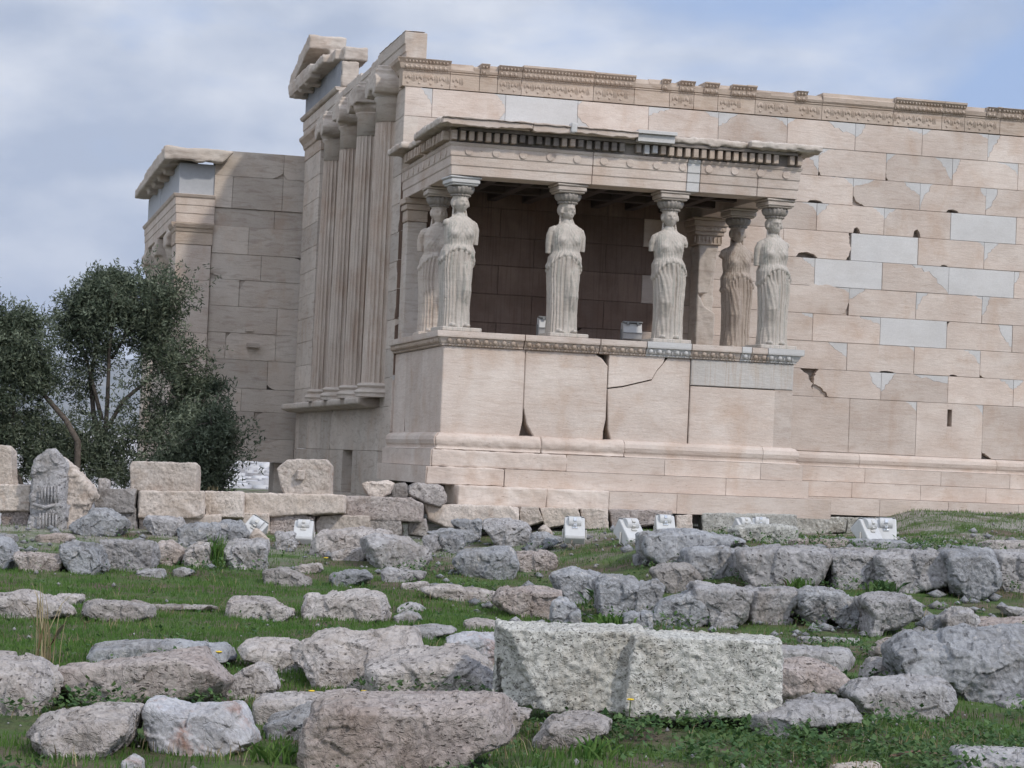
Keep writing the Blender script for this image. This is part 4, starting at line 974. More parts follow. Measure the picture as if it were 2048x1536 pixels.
for lab, mk, D, y, pl in [
 ('tawny rubble stone on the wall end, just below the doorway of the shaded side', 'M', .4, -4.6, '723,964 779,961 785,967 777,988 752,993 729,981'),
 ('dark crusted rubble stone wedged between two pale ones at the temple corner', 'D', .4, -4.55, '783,966 812,967 813,994 785,994'),
 ('smooth grey brown block wedged under the temple corner', 'P', .5, -4.55, '816,971 831,966 885,970 890,998 880,1003 816,990'),
 ('tiny stone on the low wall between the carved slab and the grooved white block', 'P', .2, -4.7, '197,957 216,957 217,975 196,975')]:
    stone('stone_block', lab, 'stone block', 'rubble on the low wall', mk, D, pl, .1, 0, y, .7, vox=45)
for lab, mk, D, y, pl in [
 ('longest foundation block, its left end undercut, at the temple corner', 'M', .7, -4.62, '848,1006 1038,1012 1038,1047 900,1047 857,1038'),
 ('small pale foundation block next to the undercut one', 'M', .4, -4.6, '1039,1013 1075,1014 1087,1042 1040,1048'),
 ('pale foundation block with rounded right edge above the white rubble stone', 'M', .4, -4.6, '1079,1014 1156,1016 1162,1044 1092,1046'),
 ('pale foundation block behind the floodlight nearest the porch middle', 'M', .4, -4.6, '1162,1016 1215,1017 1216,1048 1163,1048'),
 ('rough brown foundation rock right of the middle floodlight', 'K', .6, -4.6, '1219,1018 1345,1020 1342,1044 1224,1048'),
 ('small square foundation block standing by the dark gap', 'M', .3, -4.75, '1354,1030 1384,1029 1385,1056 1354,1056'),
 ('long coarse foundation block under the right hand steps', 'C', .6, -4.6, '1402,1024 1594,1029 1594,1063 1405,1062'),
 ('coarse foundation block set back to the right of the longest coarse one', 'C', .6, -1.15, '1590,1031 1695,1034 1690,1064 1588,1064'),
 ('broken coarse foundation block at the right end, behind the double floodlight', 'C', .8, -1.3, '1695,1034 1775,1036 1790,1050 1790,1075 1692,1070')]:
    stone('stone_block', lab, 'stone block', G6, mk, D, pl, .05, 0, y, 1.0, True, vox=70)

LOW = [  # rubble below the wall
 ('G', .7, 'rounded blue grey boulder right of the carved slab', '137,1055 164,1033 186,1017 213,1019 235,1033 243,1028 246,1044 238,1058 213,1071 175,1071', {}),
 ('L', .4, 'low flat stone left of the carved slab foot', '-10,1066 26,1069 25,1082 -10,1079', {}),
 ('K', .5, 'low flat pinkish stone at the foot of the carved slab', '68,1069 131,1066 142,1074 120,1085 68,1080', {}),
 ('G', .6, 'grey boulder cut by the left edge of the photo', '-30,1068 14,1080 25,1121 11,1132 -30,1134', {}),
 ('K', .5, 'reddish flat boulder beside the grey one at the left edge', '26,1107 68,1105 118,1111 122,1126 104,1142 55,1140 30,1126', {}),
 ('G', .6, 'grey boulder with a sloping dark left face, left of the square faced block', '118,1091 142,1085 191,1093 208,1137 175,1147 153,1142 120,1112', {}),
 ('L', .6, 'flat faced trapezoid block with a small hole near its lower left corner', '197,1078 303,1083 306,1096 297,1138 235,1139 210,1130', dict(boxy=True, rough=2.0)),
 ('K', .4, 'small round brown stone right of the flat faced block', '314,1085 339,1082 364,1099 361,1115 345,1126 314,1121 309,1104', {}),
 ('P', .4, 'small angular brown stone beneath the grey overhanging boulder', '369,1101 394,1089 424,1085 421,1132 377,1130 366,1121', {}),
 ('L', .5, 'pale rounded boulder above the two small brown stones', '284,1041 295,1033 358,1036 364,1050 345,1069 314,1071 290,1055', {}),
 ('G', .5, 'blue grey boulder overhanging a small angular brown stone', '353,1058 364,1050 424,1044 431,1050 427,1082 383,1090 358,1082', {}),
 ('G', .4, 'grey wedge shaped stone below the left floodlight', '432,1050 448,1041 479,1044 495,1071 465,1082 432,1079', {}),
 ('L', .6, 'squarish pale grey block right of the tall grass tuft', '448,1088 465,1081 525,1080 529,1099 525,1136 479,1136 454,1128 443,1099', {}),
 ('M', .15, 'beige triangular slab leaning beside the left floodlight', '498,1074 511,1054 541,1081 520,1087', dict(rough=.4)),
 ('L', .3, 'small half buried stone in front of the flat faced block', '271,1142 325,1136 328,1152 271,1152', {}),
 ('L', .2, 'smallest half buried stone below the round brown one', '345,1139 364,1134 391,1143 347,1150', {}),
 ('D', .4, 'dark pitted stone sunk in grass at the lawn corner', '525,1139 571,1136 616,1157 613,1169 534,1168', {}),
 ('P', .4, 'small rounded stone behind the dark pitted one', '589,1133 637,1125 642,1139 613,1147 592,1141', {}),
 ('G', .4, 'low blue grey stone at the back of the lawn, left of the split flat stone', '656,1149 692,1142 731,1139 742,1154 722,1164 674,1170', {}),
 ('L', .4, 'flat split stone with a sharp upper edge under the leaning boulder', '762,1139 777,1136 849,1143 843,1157 771,1166', {}),
 ('L', .7, 'large leaning boulder with a dark left end, centre of the rubble', '740,1078 758,1072 819,1075 855,1096 872,1120 855,1130 762,1136 749,1105', dict(yaw=-15)),
 ('P', .8, 'large pale lumpy boulder behind the leaning one', '625,1078 643,1060 752,1055 777,1066 760,1085 740,1100 692,1104 662,1116 622,1106', {}),
 ('P', .3, 'small ledge stone under the large pale lumpy boulder', '665,1104 722,1095 740,1111 701,1122 665,1122', {}),
 ('L', .3, 'small pale block behind the floodlight on a stake', '550,1066 586,1064 589,1096 553,1096', {}),
 ('G', .7, 'broad grey boulder with a flat top below the porch corner', '907,1123 925,1099 1013,1095 1025,1105 1034,1130 1025,1151 1001,1156 928,1147', {}),
 ('G', .4, 'small upright grey stone above the broad flat topped boulder', '880,1072 922,1067 931,1087 910,1104 883,1098', {}),
 ('G', .4, 'long low grey stone behind the small upright one', '855,1064 886,1057 940,1060 961,1075 934,1083 874,1074', {}),
 ('G', .5, 'grey boulder touching the undercut foundation block', '904,1039 961,1037 961,1063 907,1050', dict(y=-5.4)),
 ('L', .7, 'large grey slab tilted against the foundation, right of the corner boulder', '964,1042 995,1037 1052,1045 1058,1057 1052,1093 1001,1092 980,1066', {}),
 ('K', .5, 'pinkish grey block right of the broad flat topped boulder', '1028,1105 1110,1102 1112,1125 1100,1142 1040,1137', {}),
 ('G', .4, 'pointed grey stone between the tilted slab and the floodlight', '1054,1096 1065,1068 1089,1066 1125,1081 1089,1095 1059,1101', {}),
 ('M', .2, 'small white rubble stone on top of the pointed grey one', '1077,1059 1089,1049 1106,1066 1098,1068', dict(y=-6.0)),
 ('L', .3, 'small knobbly stone between the leaning boulder and the small upright one', '846,1075 871,1069 880,1096 855,1104', {})]
for mk, D, lab, pl, k in LOW: stone('boulder', lab, 'boulder', G2, mk, D, pl, **k)
LAWN = [
 ('P', .9, 'large low pitted stone at the left edge of the lawn', '-30,1194 36,1184 88,1193 115,1211 124,1229 -30,1237', {}),
 ('P', .3, 'small flat stone behind the hollowed one on the lawn', '112,1189 159,1189 161,1199 153,1205 112,1206', {}),
 ('P', .8, 'oval hollowed trough stone on the lawn', '164,1205 191,1200 262,1203 287,1214 288,1236 241,1242 159,1228', {}),
 ('P', .3, 'thin strip of stone flush with the grass', '287,1210 350,1209 427,1212 425,1220 355,1220 290,1220', {}),
 ('P', .6, 'layered low stone on the lawn left of the cracked block', '455,1202 460,1196 537,1196 556,1211 592,1221 590,1233 540,1235 455,1235', {}),
 ('P', .7, 'cracked pale block with a dark horizontal split on the lawn', '604,1213 613,1193 668,1186 746,1181 759,1190 771,1226 765,1240 722,1234 613,1234', {}),
 ('L', .3, 'small rounded grey stone, rear one of a pair on the lawn', '795,1216 816,1204 837,1208 852,1218 798,1224', {}),
 ('L', .3, 'small rounded grey stone, front one of a pair on the lawn', '789,1234 810,1223 834,1226 843,1241 792,1245', {}),
 ('P', .7, 'long low half buried stone running towards the terrace', '834,1177 889,1169 934,1175 995,1184 1001,1192 964,1203 919,1200', {}),
 ('P', .3, 'little low stone left of the long half buried one', '804,1167 852,1163 858,1171 837,1178 807,1177', {})]
for mk, D, lab, pl, k in LAWN: stone('boulder', lab, 'boulder', G3, mk, D, pl, **k)
TERR = [
 ('G', 1.6, 'long flat topped grey ledge at the back of the terrace', '1291,1062 1409,1059 1488,1081 1467,1087 1382,1094 1376,1119 1335,1121 1292,1108', dict(y=-11.6)),
 ('G', 1.3, 'overhanging grey block above the round boulder', '1379,1096 1480,1095 1490,1104 1477,1148 1423,1152 1384,1141', {}),
 ('L', 1.2, 'broad bulging pale boulder in the upper terrace row', '1486,1100 1560,1091 1660,1098 1664,1125 1650,1150 1625,1170 1560,1174 1510,1167 1484,1135', {}),
 ('L', 1.0, 'upright slab like boulder left of the longest terrace boulder', '1664,1107 1679,1099 1751,1099 1758,1119 1752,1149 1748,1171 1679,1176 1669,1144', {}),
 ('L', 1.2, 'longest boulder of the upper terrace row, pointed at its right end', '1758,1104 1862,1099 1897,1107 1910,1144 1902,1161 1850,1176 1808,1188 1763,1171', {}),
 ('G', 1.0, 'tall grey boulder split by a vertical crack near the right edge', '1897,1102 1987,1099 1996,1129 1996,1173 1947,1198 1937,1188 1907,1161 1910,1139', {}),
 ('L', 1.0, 'rightmost boulder of the upper terrace row, cut by the photo edge', '1999,1104 2080,1104 2080,1181 2011,1183 1999,1159', {}),
 ('P', .7, 'flat brown slab on the terrace at the right edge', '1979,1081 2080,1082 2080,1101 1977,1099', dict(y=-11.0)),
 ('G', .4, 'thin low grey slab behind the tall cracked boulder', '1880,1091 1925,1090 1962,1096 1912,1101', dict(y=-11.3)),
 ('G', .7, 'low grey slab in front of the double floodlight', '1696,1080 1733,1078 1808,1081 1829,1097 1738,1098 1699,1091', dict(y=-11.4)),
 ('K', .5, 'reddish low slab left of the double floodlight', '1590,1078 1695,1079 1695,1094 1590,1095', dict(y=-11.3)),
 ('C', .5, 'coarse drum like stone hiding two small floodlights', '1469,1054 1554,1046 1590,1055 1592,1087 1532,1082 1469,1075', dict(y=-10.2)),
 ('D', .7, 'dark round boulder perched on the lower row', '1309,1139 1330,1130 1376,1130 1393,1145 1401,1159 1390,1178 1354,1182 1319,1163', {}),
 ('G', .8, 'angular blue grey boulder at the left end of the lower terrace row', '1108,1150 1149,1137 1199,1148 1204,1161 1193,1180 1163,1206 1149,1206 1119,1182', {}),
 ('G', .9, 'blue grey boulder above the dark weeds in the lower terrace row', '1196,1164 1215,1153 1270,1159 1272,1175 1264,1215 1231,1240 1210,1234 1200,1191', {}),
 ('G', .8, 'brownish grey boulder in the lower row left of the perched round one', '1272,1172 1313,1161 1330,1175 1303,1226 1275,1226', {}),
 ('L', .9, 'large pale boulder with rusty lower edge in the middle of the lower row', '1393,1166 1500,1178 1497,1191 1488,1240 1445,1254 1423,1248 1415,1219 1393,1197', {}),
 ('G', .8, 'wide grey boulder right under the perched round one', '1303,1240 1330,1202 1390,1180 1412,1213 1417,1245 1368,1251 1305,1251', {}),
 ('L', .9, 'pale squarish boulder right of the one with the rusty edge', '1502,1175 1587,1176 1598,1189 1587,1219 1570,1248 1505,1243', {}),
 ('G', .8, 'jagged grey boulder broken by dark diagonal clefts', '1607,1186 1622,1179 1679,1184 1719,1203 1721,1238 1701,1253 1659,1240 1649,1250 1607,1220', dict(rough=1.7)),
 ('L', .8, 'slanting pale boulder with a round dark hole', '1736,1198 1763,1191 1828,1193 1838,1213 1833,1240 1763,1262 1738,1270 1751,1231', dict(rough=1.2)),
 ('G', .4, 'left half of a split upright grey stone at the foot of the lower row', '1251,1230 1267,1223 1281,1227 1275,1262 1251,1262', {}),
 ('G', .4, 'right half of a split upright grey stone at the foot of the lower row', '1282,1227 1303,1221 1303,1259 1278,1262', {}),
 ('G', .5, 'upright grey stone under the angular boulder at the row left end', '1108,1204 1122,1197 1152,1208 1141,1248 1107,1248', {}),
 ('G', .3, 'narrow grey stone beside the upright one under the angular boulder', '1141,1226 1158,1219 1162,1250 1141,1250', {}),
 ('K', .8, 'low brownish boulder beyond the left end of the lower row', '992,1198 1007,1178 1073,1176 1114,1178 1119,1197 1106,1234 1067,1229 1010,1217', {}),
 ('G', .3, 'small grey stone below the rightmost staked floodlight', '1270,1111 1281,1105 1316,1108 1313,1125 1272,1126', {}),
 ('L', .8, 'lichen spotted rounded boulder behind the huge one on the right', '1893,1237 1917,1217 1942,1220 1968,1240 1960,1264 1901,1266', {}),
 ('G', .5, 'low grey boulder left of the lichen spotted one', '1840,1253 1869,1230 1893,1235 1895,1260', {}),
 ('L', .4, 'slanting flat stone at the right edge above the beige rock', '2008,1210 2080,1224 2080,1240 2022,1230', {}),
 ('L', .3, 'thin light stone flush with the soil below the jagged boulder', '1602,1273 1642,1275 1642,1285 1607,1284', {}),
 ('L', .3, 'long thin light stone flush with the soil below the slanting boulder', '1650,1275 1719,1277 1716,1286 1655,1283', {})]
for mk, D, lab, pl, k in TERR: stone('boulder', lab, 'boulder', G4, mk, D, pl, **dict(dict(sq=True, tf=.11), **k))
FORE = [
 ('boulder', 'P', .9, 'big rounded pitted boulder cut by the left edge of the photo', '-40,1322 38,1319 64,1334 85,1360 82,1392 47,1425 -40,1430', dict(tf=.35)),
 ('boulder', 'P', .3, 'small stone resting behind the big rounded one at the left edge', '-20,1304 19,1306 20,1322 -20,1324', dict(vb=1345, dz=.2)),
 ('stone_block', 'K', .8, 'large tilted rosy slab raised on its right side above the red stained stone', '101,1360 126,1335 293,1312 387,1300 410,1331 438,1363 422,1394 337,1403 293,1400 252,1418 199,1418 141,1383', dict(tf=.10, vox=95)),
 ('boulder', 'G', .6, 'long smooth grey stone behind the tilted rosy slab', '173,1315 188,1291 293,1280 451,1291 456,1318 410,1330 176,1327', dict(tf=.25)),
 ('boulder', 'P', .8, 'white pitted boulder sloping to the left, below the tilted rosy slab', '35,1476 73,1439 188,1417 249,1422 226,1485 164,1514 100,1506 56,1491', dict(tf=.4, vox=90)),
 ('boulder', 'R', .6, 'blue grey stone with rust red stains', '286,1407 305,1404 375,1417 463,1410 495,1471 495,1491 434,1503 293,1488 287,1445', dict(tf=.15, vox=90)),
 ('boulder', 'P', .4, 'pointed triangular pitted stone', '451,1388 463,1357 510,1329 530,1334 548,1372 536,1391 469,1397', dict(tf=.1)),
 ('boulder', 'R', .15, 'small grey and rusty stone at the bottom edge', '243,1526 261,1511 281,1521 281,1540 246,1540', {}),
 ('stone_block', 'P', .7, 'low grey topped block at the left end of the long ridge', '472,1296 492,1279 577,1281 598,1297 601,1343 530,1331 486,1319', dict(tf=.45)),
 ('boulder', 'P', 1.0, 'long sloping white ridge stone with dark pits', '577,1302 648,1266 782,1260 823,1263 838,1291 790,1340 730,1378 653,1378 598,1331', dict(tf=.55, vox=100)),
 ('boulder', 'P', .9, 'broad domed pitted boulder left of the big coarse block', '730,1390 741,1329 806,1297 929,1294 964,1317 992,1350 992,1400 782,1404', dict(tf=.35, vox=100)),
 ('boulder', 'R', .6, 'reddish stone just behind the left end of the big coarse block', '894,1278 917,1269 996,1270 1000,1331 964,1313 899,1290', {}),
 ('boulder', 'L', .6, 'smooth grey low stone behind the sloping ridge stone', '815,1255 864,1247 914,1257 879,1272 838,1278 820,1269', dict(tf=.5)),
 ('boulder', 'P', .5, 'pale flat stone behind the reddish one', '929,1243 958,1235 1005,1247 999,1258 935,1257', dict(tf=.5)),
 ('stone_block', 'K', .9, 'big pinkish pitted block nearest the camera, in front of the domed boulder', '598,1489 624,1411 648,1396 993,1399 1020,1420 1021,1475 958,1507 870,1545 600,1545', dict(tf=.16, vox=120, rough=.8)),
 ('stone_block', 'P', .6, 'low block behind the big pinkish one, near the triangular stone', '504,1407 516,1392 633,1388 640,1411 570,1445 516,1442', dict(tf=.3)),
 ('boulder', 'G', .4, 'small blue grey boulder against the left end of the big pinkish block', '530,1457 545,1434 612,1411 624,1417 610,1466 571,1477 542,1474', dict(tf=.4)),
 ('boulder', 'P', .6, 'rounded pitted boulder supporting the big coarse block', '1073,1489 1102,1438 1186,1429 1227,1445 1218,1466 1179,1486 1108,1495', dict(tf=.3, vox=80)),
 ('boulder', 'P', .3, 'small wedge stone under the left corner of the big coarse block', '1020,1416 1064,1424 1040,1447 1023,1468', {}),
 ('boulder', 'L', .7, 'layered grey stone behind the right end of the big coarse block', '1550,1290 1698,1299 1711,1320 1698,1336 1560,1330', dict(tf=.3)),
 ('boulder', 'K', .8, 'pink layered stone right of the big coarse block', '1550,1322 1636,1323 1693,1347 1714,1371 1698,1395 1645,1391 1550,1411', dict(tf=.35)),
 ('boulder', 'L', .7, 'grey sloping stone below the pink layered one', '1511,1437 1567,1419 1639,1398 1709,1401 1730,1435 1607,1456 1540,1472 1508,1454', dict(tf=.4)),
 ('boulder', 'L', .5, 'pale cleft stone left of the huge boulder', '1733,1347 1749,1318 1794,1323 1808,1355 1778,1368 1735,1366', dict(tf=.25)),
 ('boulder', 'L', .7, 'grey boulder with a shaded left face in front of the huge one', '1706,1387 1741,1363 1808,1358 1888,1359 1909,1377 1912,1403 1893,1432 1781,1435 1727,1416', dict(tf=.25, vox=80)),
 ('boulder', 'G', 1.0, 'huge cracked blue grey boulder at the right edge', '1805,1301 1832,1278 1901,1271 1966,1262 2030,1259 2090,1267 2090,1392 1982,1400 1942,1395 1907,1370 1810,1355', dict(tf=.40, vox=120, rough=1.2)),
 ('boulder', 'K', .9, 'smooth beige rock behind the huge boulder', '1960,1245 1975,1237 2090,1236 2090,1272 1955,1270', dict(tf=.4)),
 ('boulder', 'K', .7, 'pinkish pitted rock left of the huge boulder', '1757,1301 1784,1278 1832,1274 1815,1301 1812,1325 1762,1319', dict(tf=.35)),
 ('stone_block', 'L', .6, 'flat grey block at the lower right corner', '1925,1550 1936,1505 1955,1501 2090,1505 2090,1560 1925,1560', dict(tf=.4)),
 ('boulder', 'M', .3, 'flat white stone at the bottom edge right of the middle', '1660,1548 1675,1532 1762,1528 1775,1548', dict(tf=.4)),
 ('boulder', 'L', .4, 'low pale stone under the huge boulder at the right edge', '2012,1406 2090,1397 2090,1416 2014,1416', dict(tf=.4))]
for nm, mk, D, lab, pl, k in FORE: stone(nm, lab, 'stone block' if nm == 'stone_block' else 'boulder', G5, mk, D, pl, **dict(dict(rough=.6 if nm == 'stone_block' else .85), **k))

# the big coarse block: one ashlar whose left part is dressed back, with a slanting left end
def big_block():
    y = None; B = hit(1270, 1452); a = YAW; n = np.array([math.sin(a), math.cos(a), 0]); sx_ = np.array([math.cos(a), -math.sin(a), 0])
    def W(u, v, off=0.0):
        d = ray(u, v); t = ((B-CAM)@n)/(d@n); return CAM+d*t+n*off
    m = MB()
    F1 = [(1269, 1272), (1566, 1286), (1563, 1423), (1543, 1433), (1256, 1436), (1250, 1400)]
    m.rings([[W(u, v) for u, v in F1], [W(u, v, .62) for u, v in F1]])
    F2 = [(1018, 1262), (1290, 1268), (1280, 1432), (1240, 1430), (1086, 1424)]
    F3 = [(994, 1258), (1290, 1262), (1290, 1430), (1086, 1424), (1004, 1410), (984, 1396)]
    m.rings([[W(u, v, .10) for u, v in F2], [W(u, v, .26) for u, v in F3], [W(u, v, .66) for u, v in F3]])
    me = remeshed(solids_mesh(m), .011, 1); V = coords(me); Nn = normals(me)
    d = .020*fbm(V*3.5, 4)+.020*fbm(V*9+3, 4, True)+.014*fbm(V*26, 3)
    V = V+Nn*d[:, None]; O = np.array([B[0], B[1], V[:, 2].min()]); set_coords(me, V-O); me.name = 'stone_block'
    me.materials.append(R_COARSE); me.polygons.foreach_set('use_smooth', np.ones(len(me.polygons), bool))
    o = bpy.data.objects.new('stone_block', me); COL.objects.link(o); o.location = O
    tag(o, 'big rectangular block of coarse shelly stone, stepped back on its left half, centre foreground', 'stone block', G5)
big_block()
# ------------------------------------------------------------------ ground, far plain and city
def grid(name, xs, ys, hf, mats, kind='structure'):
    X, Y = np.meshgrid(xs, ys); Z = hf(X, Y); V = np.stack([X, Y, Z], -1).reshape(-1, 3); nx, ny = len(xs), len(ys)
    i = np.arange(nx*ny).reshape(ny, nx); F = np.stack([i[:-1, :-1], i[:-1, 1:], i[1:, 1:], i[1:, :-1]], -1).reshape(-1, 4)
    o = np_mesh(name, V, F, mats, smooth=True); o['kind'] = kind; return o
def ground_mat():
    m, t, b = mat('soil_and_turf'); iso = map_n(t)
    turf = mix_n(t, ramp_n(t, noise_n(t, iso, 5, 6), [(.35, 0.0), (.65, 1.0)]), (.050, .095, .022), (.10, .14, .045))
    soil = mix_n(t, ramp_n(t, noise_n(t, iso, 7, 6), [(.35, 0.0), (.65, 1.0)]), (.085, .065, .045), (.16, .125, .09))
    grav = mix_n(t, ramp_n(t, noise_n(t, iso, 45, 4), [(.4, 0.0), (.6, 1.0)]), (.20, .18, .155), (.44, .41, .37))
    g = ramp_n(t, noise_n(t, iso, 1.1, 6, .6), [(.40, 0.0), (.58, 1.0)])
    col = mix_n(t, g, soil, turf)
    sx_ = nd(t, 'ShaderNodeSeparateXYZ'); t.links.new(iso, sx_.inputs[0])
    near = ramp_n(t, math_n(t, 'MULTIPLY_ADD', sx_.outputs['Y'], 0.1) if False else math_n(t, 'ADD', math_n(t, 'MULTIPLY', sx_.outputs['Y'], .09), 1.0), [(.0, 0.0), (.45, .75), (.9, .9)])
    gg = math_n(t, 'MULTIPLY', ramp_n(t, noise_n(t, iso, .9, 6, .65), [(.44, 0.0), (.56, 1.0)]), near)
    col = mix_n(t, gg, col, grav)
    t.links.new(col, b.inputs['Base Color']); b.inputs['Roughness'].default_value = 1.0
    bump_n(t, b, math_n(t, 'ADD', noise_n(t, iso, 9, 8, .7), math_n(t, 'MULTIPLY', noise_n(t, iso, 60, 3), .5)), .8, .05)
    return m
def gh(x, y):
    h = ground_h(x, y); P = np.stack([x.ravel()*1.3, y.ravel()*1.3, np.zeros(x.size)], -1)
    n = fbm(P, 4).reshape(x.shape); near = (np.abs(x) < 30)*(y < 3); return h+near*.05*(n-.25)
xs = np.concatenate([np.linspace(-120, -16, 30)[:-1], np.arange(-16, 18, .16), np.linspace(18, 130, 30)])
ys = np.concatenate([np.linspace(-120, -42, 14)[:-1], np.arange(-42, 4, .16), np.linspace(4, 130, 40)])
grid('ground', xs, ys, gh, ground_mat())

def far_mat():
    m, t, b = mat('far_plain'); iso = map_n(t)
    col = mix_n(t, ramp_n(t, noise_n(t, iso, .004, 8), [(.4, 0.0), (.6, 1.0)]), (.10, .105, .085), (.20, .185, .15)); t.links.new(col, b.inputs['Base Color']); b.inputs['Roughness'].default_value = 1
    return m
def plain_h(x, y):
    d = np.sqrt(x*x+y*y); P = np.stack([x.ravel()/2600, y.ravel()/2600, np.zeros(x.size)], -1)
    n = fbm(P, 4).reshape(x.shape)
    hills = sstep(2500, 9000, y)*(110+150*n)+sstep(9000, 19000, y)*(210+330*n)
    return -95+hills+sstep(14000, 23000, y)*(520+700*n)*sstep(14000, -6000, np.abs(x+2500)-2500)
grid('terrain', np.linspace(-26000, 26000, 120), np.concatenate([np.linspace(-26000, 0, 20)[:-1], np.linspace(0, 26000, 130)]), plain_h, far_mat())
# the city seen under and past the building: thousands of pale houses on the plain
r = np.random.default_rng(11); n = 26000
ang = np.radians(r.uniform(-16, 9, n)); d = 1500+8000*r.random(n)**.75
hx, hy = np.sin(ang)*d-7, np.cos(ang)*d-38; hz = plain_h(hx, hy)
w, l, hh = r.uniform(6, 15, n), r.uniform(6, 15, n), r.uniform(6, 22, n); rot = r.uniform(0, 1.57, n)
cs, sn = np.cos(rot), np.sin(rot); V = []
for zz in (0, 1):
    for a, b in ((-1, -1), (1, -1), (1, 1), (-1, 1)):
        V.append(np.stack([hx+a*w*cs-b*l*sn, hy+a*w*sn+b*l*cs, hz-4+zz*(hh+4)], -1))
V = np.stack(V, 1).reshape(-1, 3); b = (np.arange(n)*8)[:, None, None]
F = (np.array([(4, 5, 6, 7), (0, 1, 5, 4), (1, 2, 6, 5), (2, 3, 7, 6), (3, 0, 4, 7)])[None]+b).reshape(-1, 4)
m_c, t_c, b_c = mat('far_house_walls'); a = nd(t_c, 'ShaderNodeAttribute', attribute_name='tint'); cl = mix_n(t_c, a.outputs['Fac'], (.26, .24, .23), (.62, .61, .60)); t_c.links.new(cl, b_c.inputs['Base Color'])
o = np_mesh('distant_city', V, F, m_c, tint=np.repeat(r.random(n), 5)); tag(o, 'hazy pale city spread over the plain, seen through the gap under the wall', 'city', None, 'stuff')

# ------------------------------------------------------------------ floodlights
def floodlight(loc, face, pitch, label, stake=.35, width=.30, roll=0.0, group='floodlights aimed at the temple'):
    """box housing with a cylindrical hood, in a U bracket on a stake; local +y is the beam direction"""
    pitch += .22; E_ = empty('floodlight', loc, label, 'floodlight', group); E_.rotation_euler = (0, roll, face)
    M = Matrix.Translation((0, 0, stake+.16)) @ Matrix.Rotation(pitch, 4, 'X')
    w = width/2
    def put(mbx, name, mm, parent, tr=True, **k):
        o = mbx.build(name, mm, None, **k)
        if tr: o.data.transform(M)
        o.parent = parent; return o
    m = MB()
    yz = [(-.20, -.10), (.15, -.13), (.18, -.11), (.18, .09), (.14, .105), (-.17, .045), (-.20, .02)]
    m.rings([[(-w, a, b) for a, b in yz], [(w, a, b) for a, b in yz]]); hs = put(m, 'housing', [M_LAMP], E_, bevel=.018, seg=3)
    m = MB(); R = []                                                     # round hood over the lamp chamber
    for x in (-w*.62, w*.62):
        R.append([(x, .085+.085*math.cos(t), .075+.085*math.sin(t)) for t in np.linspace(-.5, math.pi+.2, 14)])
    m.rings(R); put(m, 'hood', [M_LAMP], E_, bevel=.006)
    m = MB(); m.box(-.024, .024, -.015, .012, .085, .125); m.box(-.04, .04, -.05, -.015, .068, .088); m.box(-.024, .024, .03, .10, .140, .166); put(m, 'strap', [M_CHROME if 'bright' in label else M_STAKE], hs, bevel=.004)
    m = MB(); m.box(-w*.9, w*.9, .182, .19, -.09, .10); put(m, 'lens', [M_LAMPD], hs)
    m = MB(); m.tube([(-w-.02, 0, stake+.17), (-w-.02, 0, stake+.02), (-w+.02, 0, stake-.01), (w-.02, 0, stake-.01), (w+.02, 0, stake+.02), (w+.02, 0, stake+.17)], .013, 8); put(m, 'bracket', [M_STAKE], E_, tr=False)
    m = MB(); m.tube([(0, 0, stake-.01), (0, 0, -.15)], .02, 8); put(m, 'stake', [M_STAKE], E_, tr=False)
    m = MB(); m.tube([(-.03, -.10, stake+.09), (-.05, -.16, stake*.7), (.0, -.10, stake*.3), (.04, -.12, -.05)], .012, 6); put(m, 'cable', [M_CABLE], E_, tr=False)
    return E_
def lamp_c(u, v, y, label, width=.29, face=0.0, pitch=.45, roll=0.0, sink=0.0):
    """lamp whose housing centre lies on the sight line (u, v) at depth y; the stake reaches the ground"""
    p = on_y(u, v, y); g = float(ground_h(p[0], p[1])); k = width/.30; st = max((p[2]-g)/k-.16, .02)
    E_ = floodlight((p[0], p[1], p[2]-(st+.16)*k), face, pitch, label, st, .30, roll); E_.scale = (k, k, k)
lamp_c(607, 1064, -6.6, 'white floodlight on a thin stake in front of the low wall', .27, -.25, .40)
lamp_c(497, 1056, -6.4, 'white floodlight lying tilted behind the grey boulders, left of the staked one', .27, -.5, .55, .5)
lamp_c(1149, 1060, -8.0, 'white floodlight with bright latch, on a cabled stake below the porch middle', .28, -.2, .50)
lamp_c(1262, 1066, -8.6, 'white floodlight turned broad side on, between the cabled one and the terrace', .31, .3, .40)
lamp_c(1330, 1054, -7.4, 'white floodlight with bright latch peeping over the left end of the terrace ledge', .27, -.15, .45)
lamp_c(1490, 1057, -8.4, 'small floodlight, left one of the two half hidden behind the drum like stone', .24, .2, .35)
lamp_c(1521, 1056, -8.3, 'small floodlight with bright latch, right one behind the drum like stone', .24, -.3, .35)
lamp_c(1737, 1066, -8.4, 'large white floodlight on its side, left half of the pair by the coarse block', .31, .45, .6)
lamp_c(1771, 1064, -8.2, 'large white floodlight with bright latch, right half of the pair by the coarse block', .30, -.3, .6)
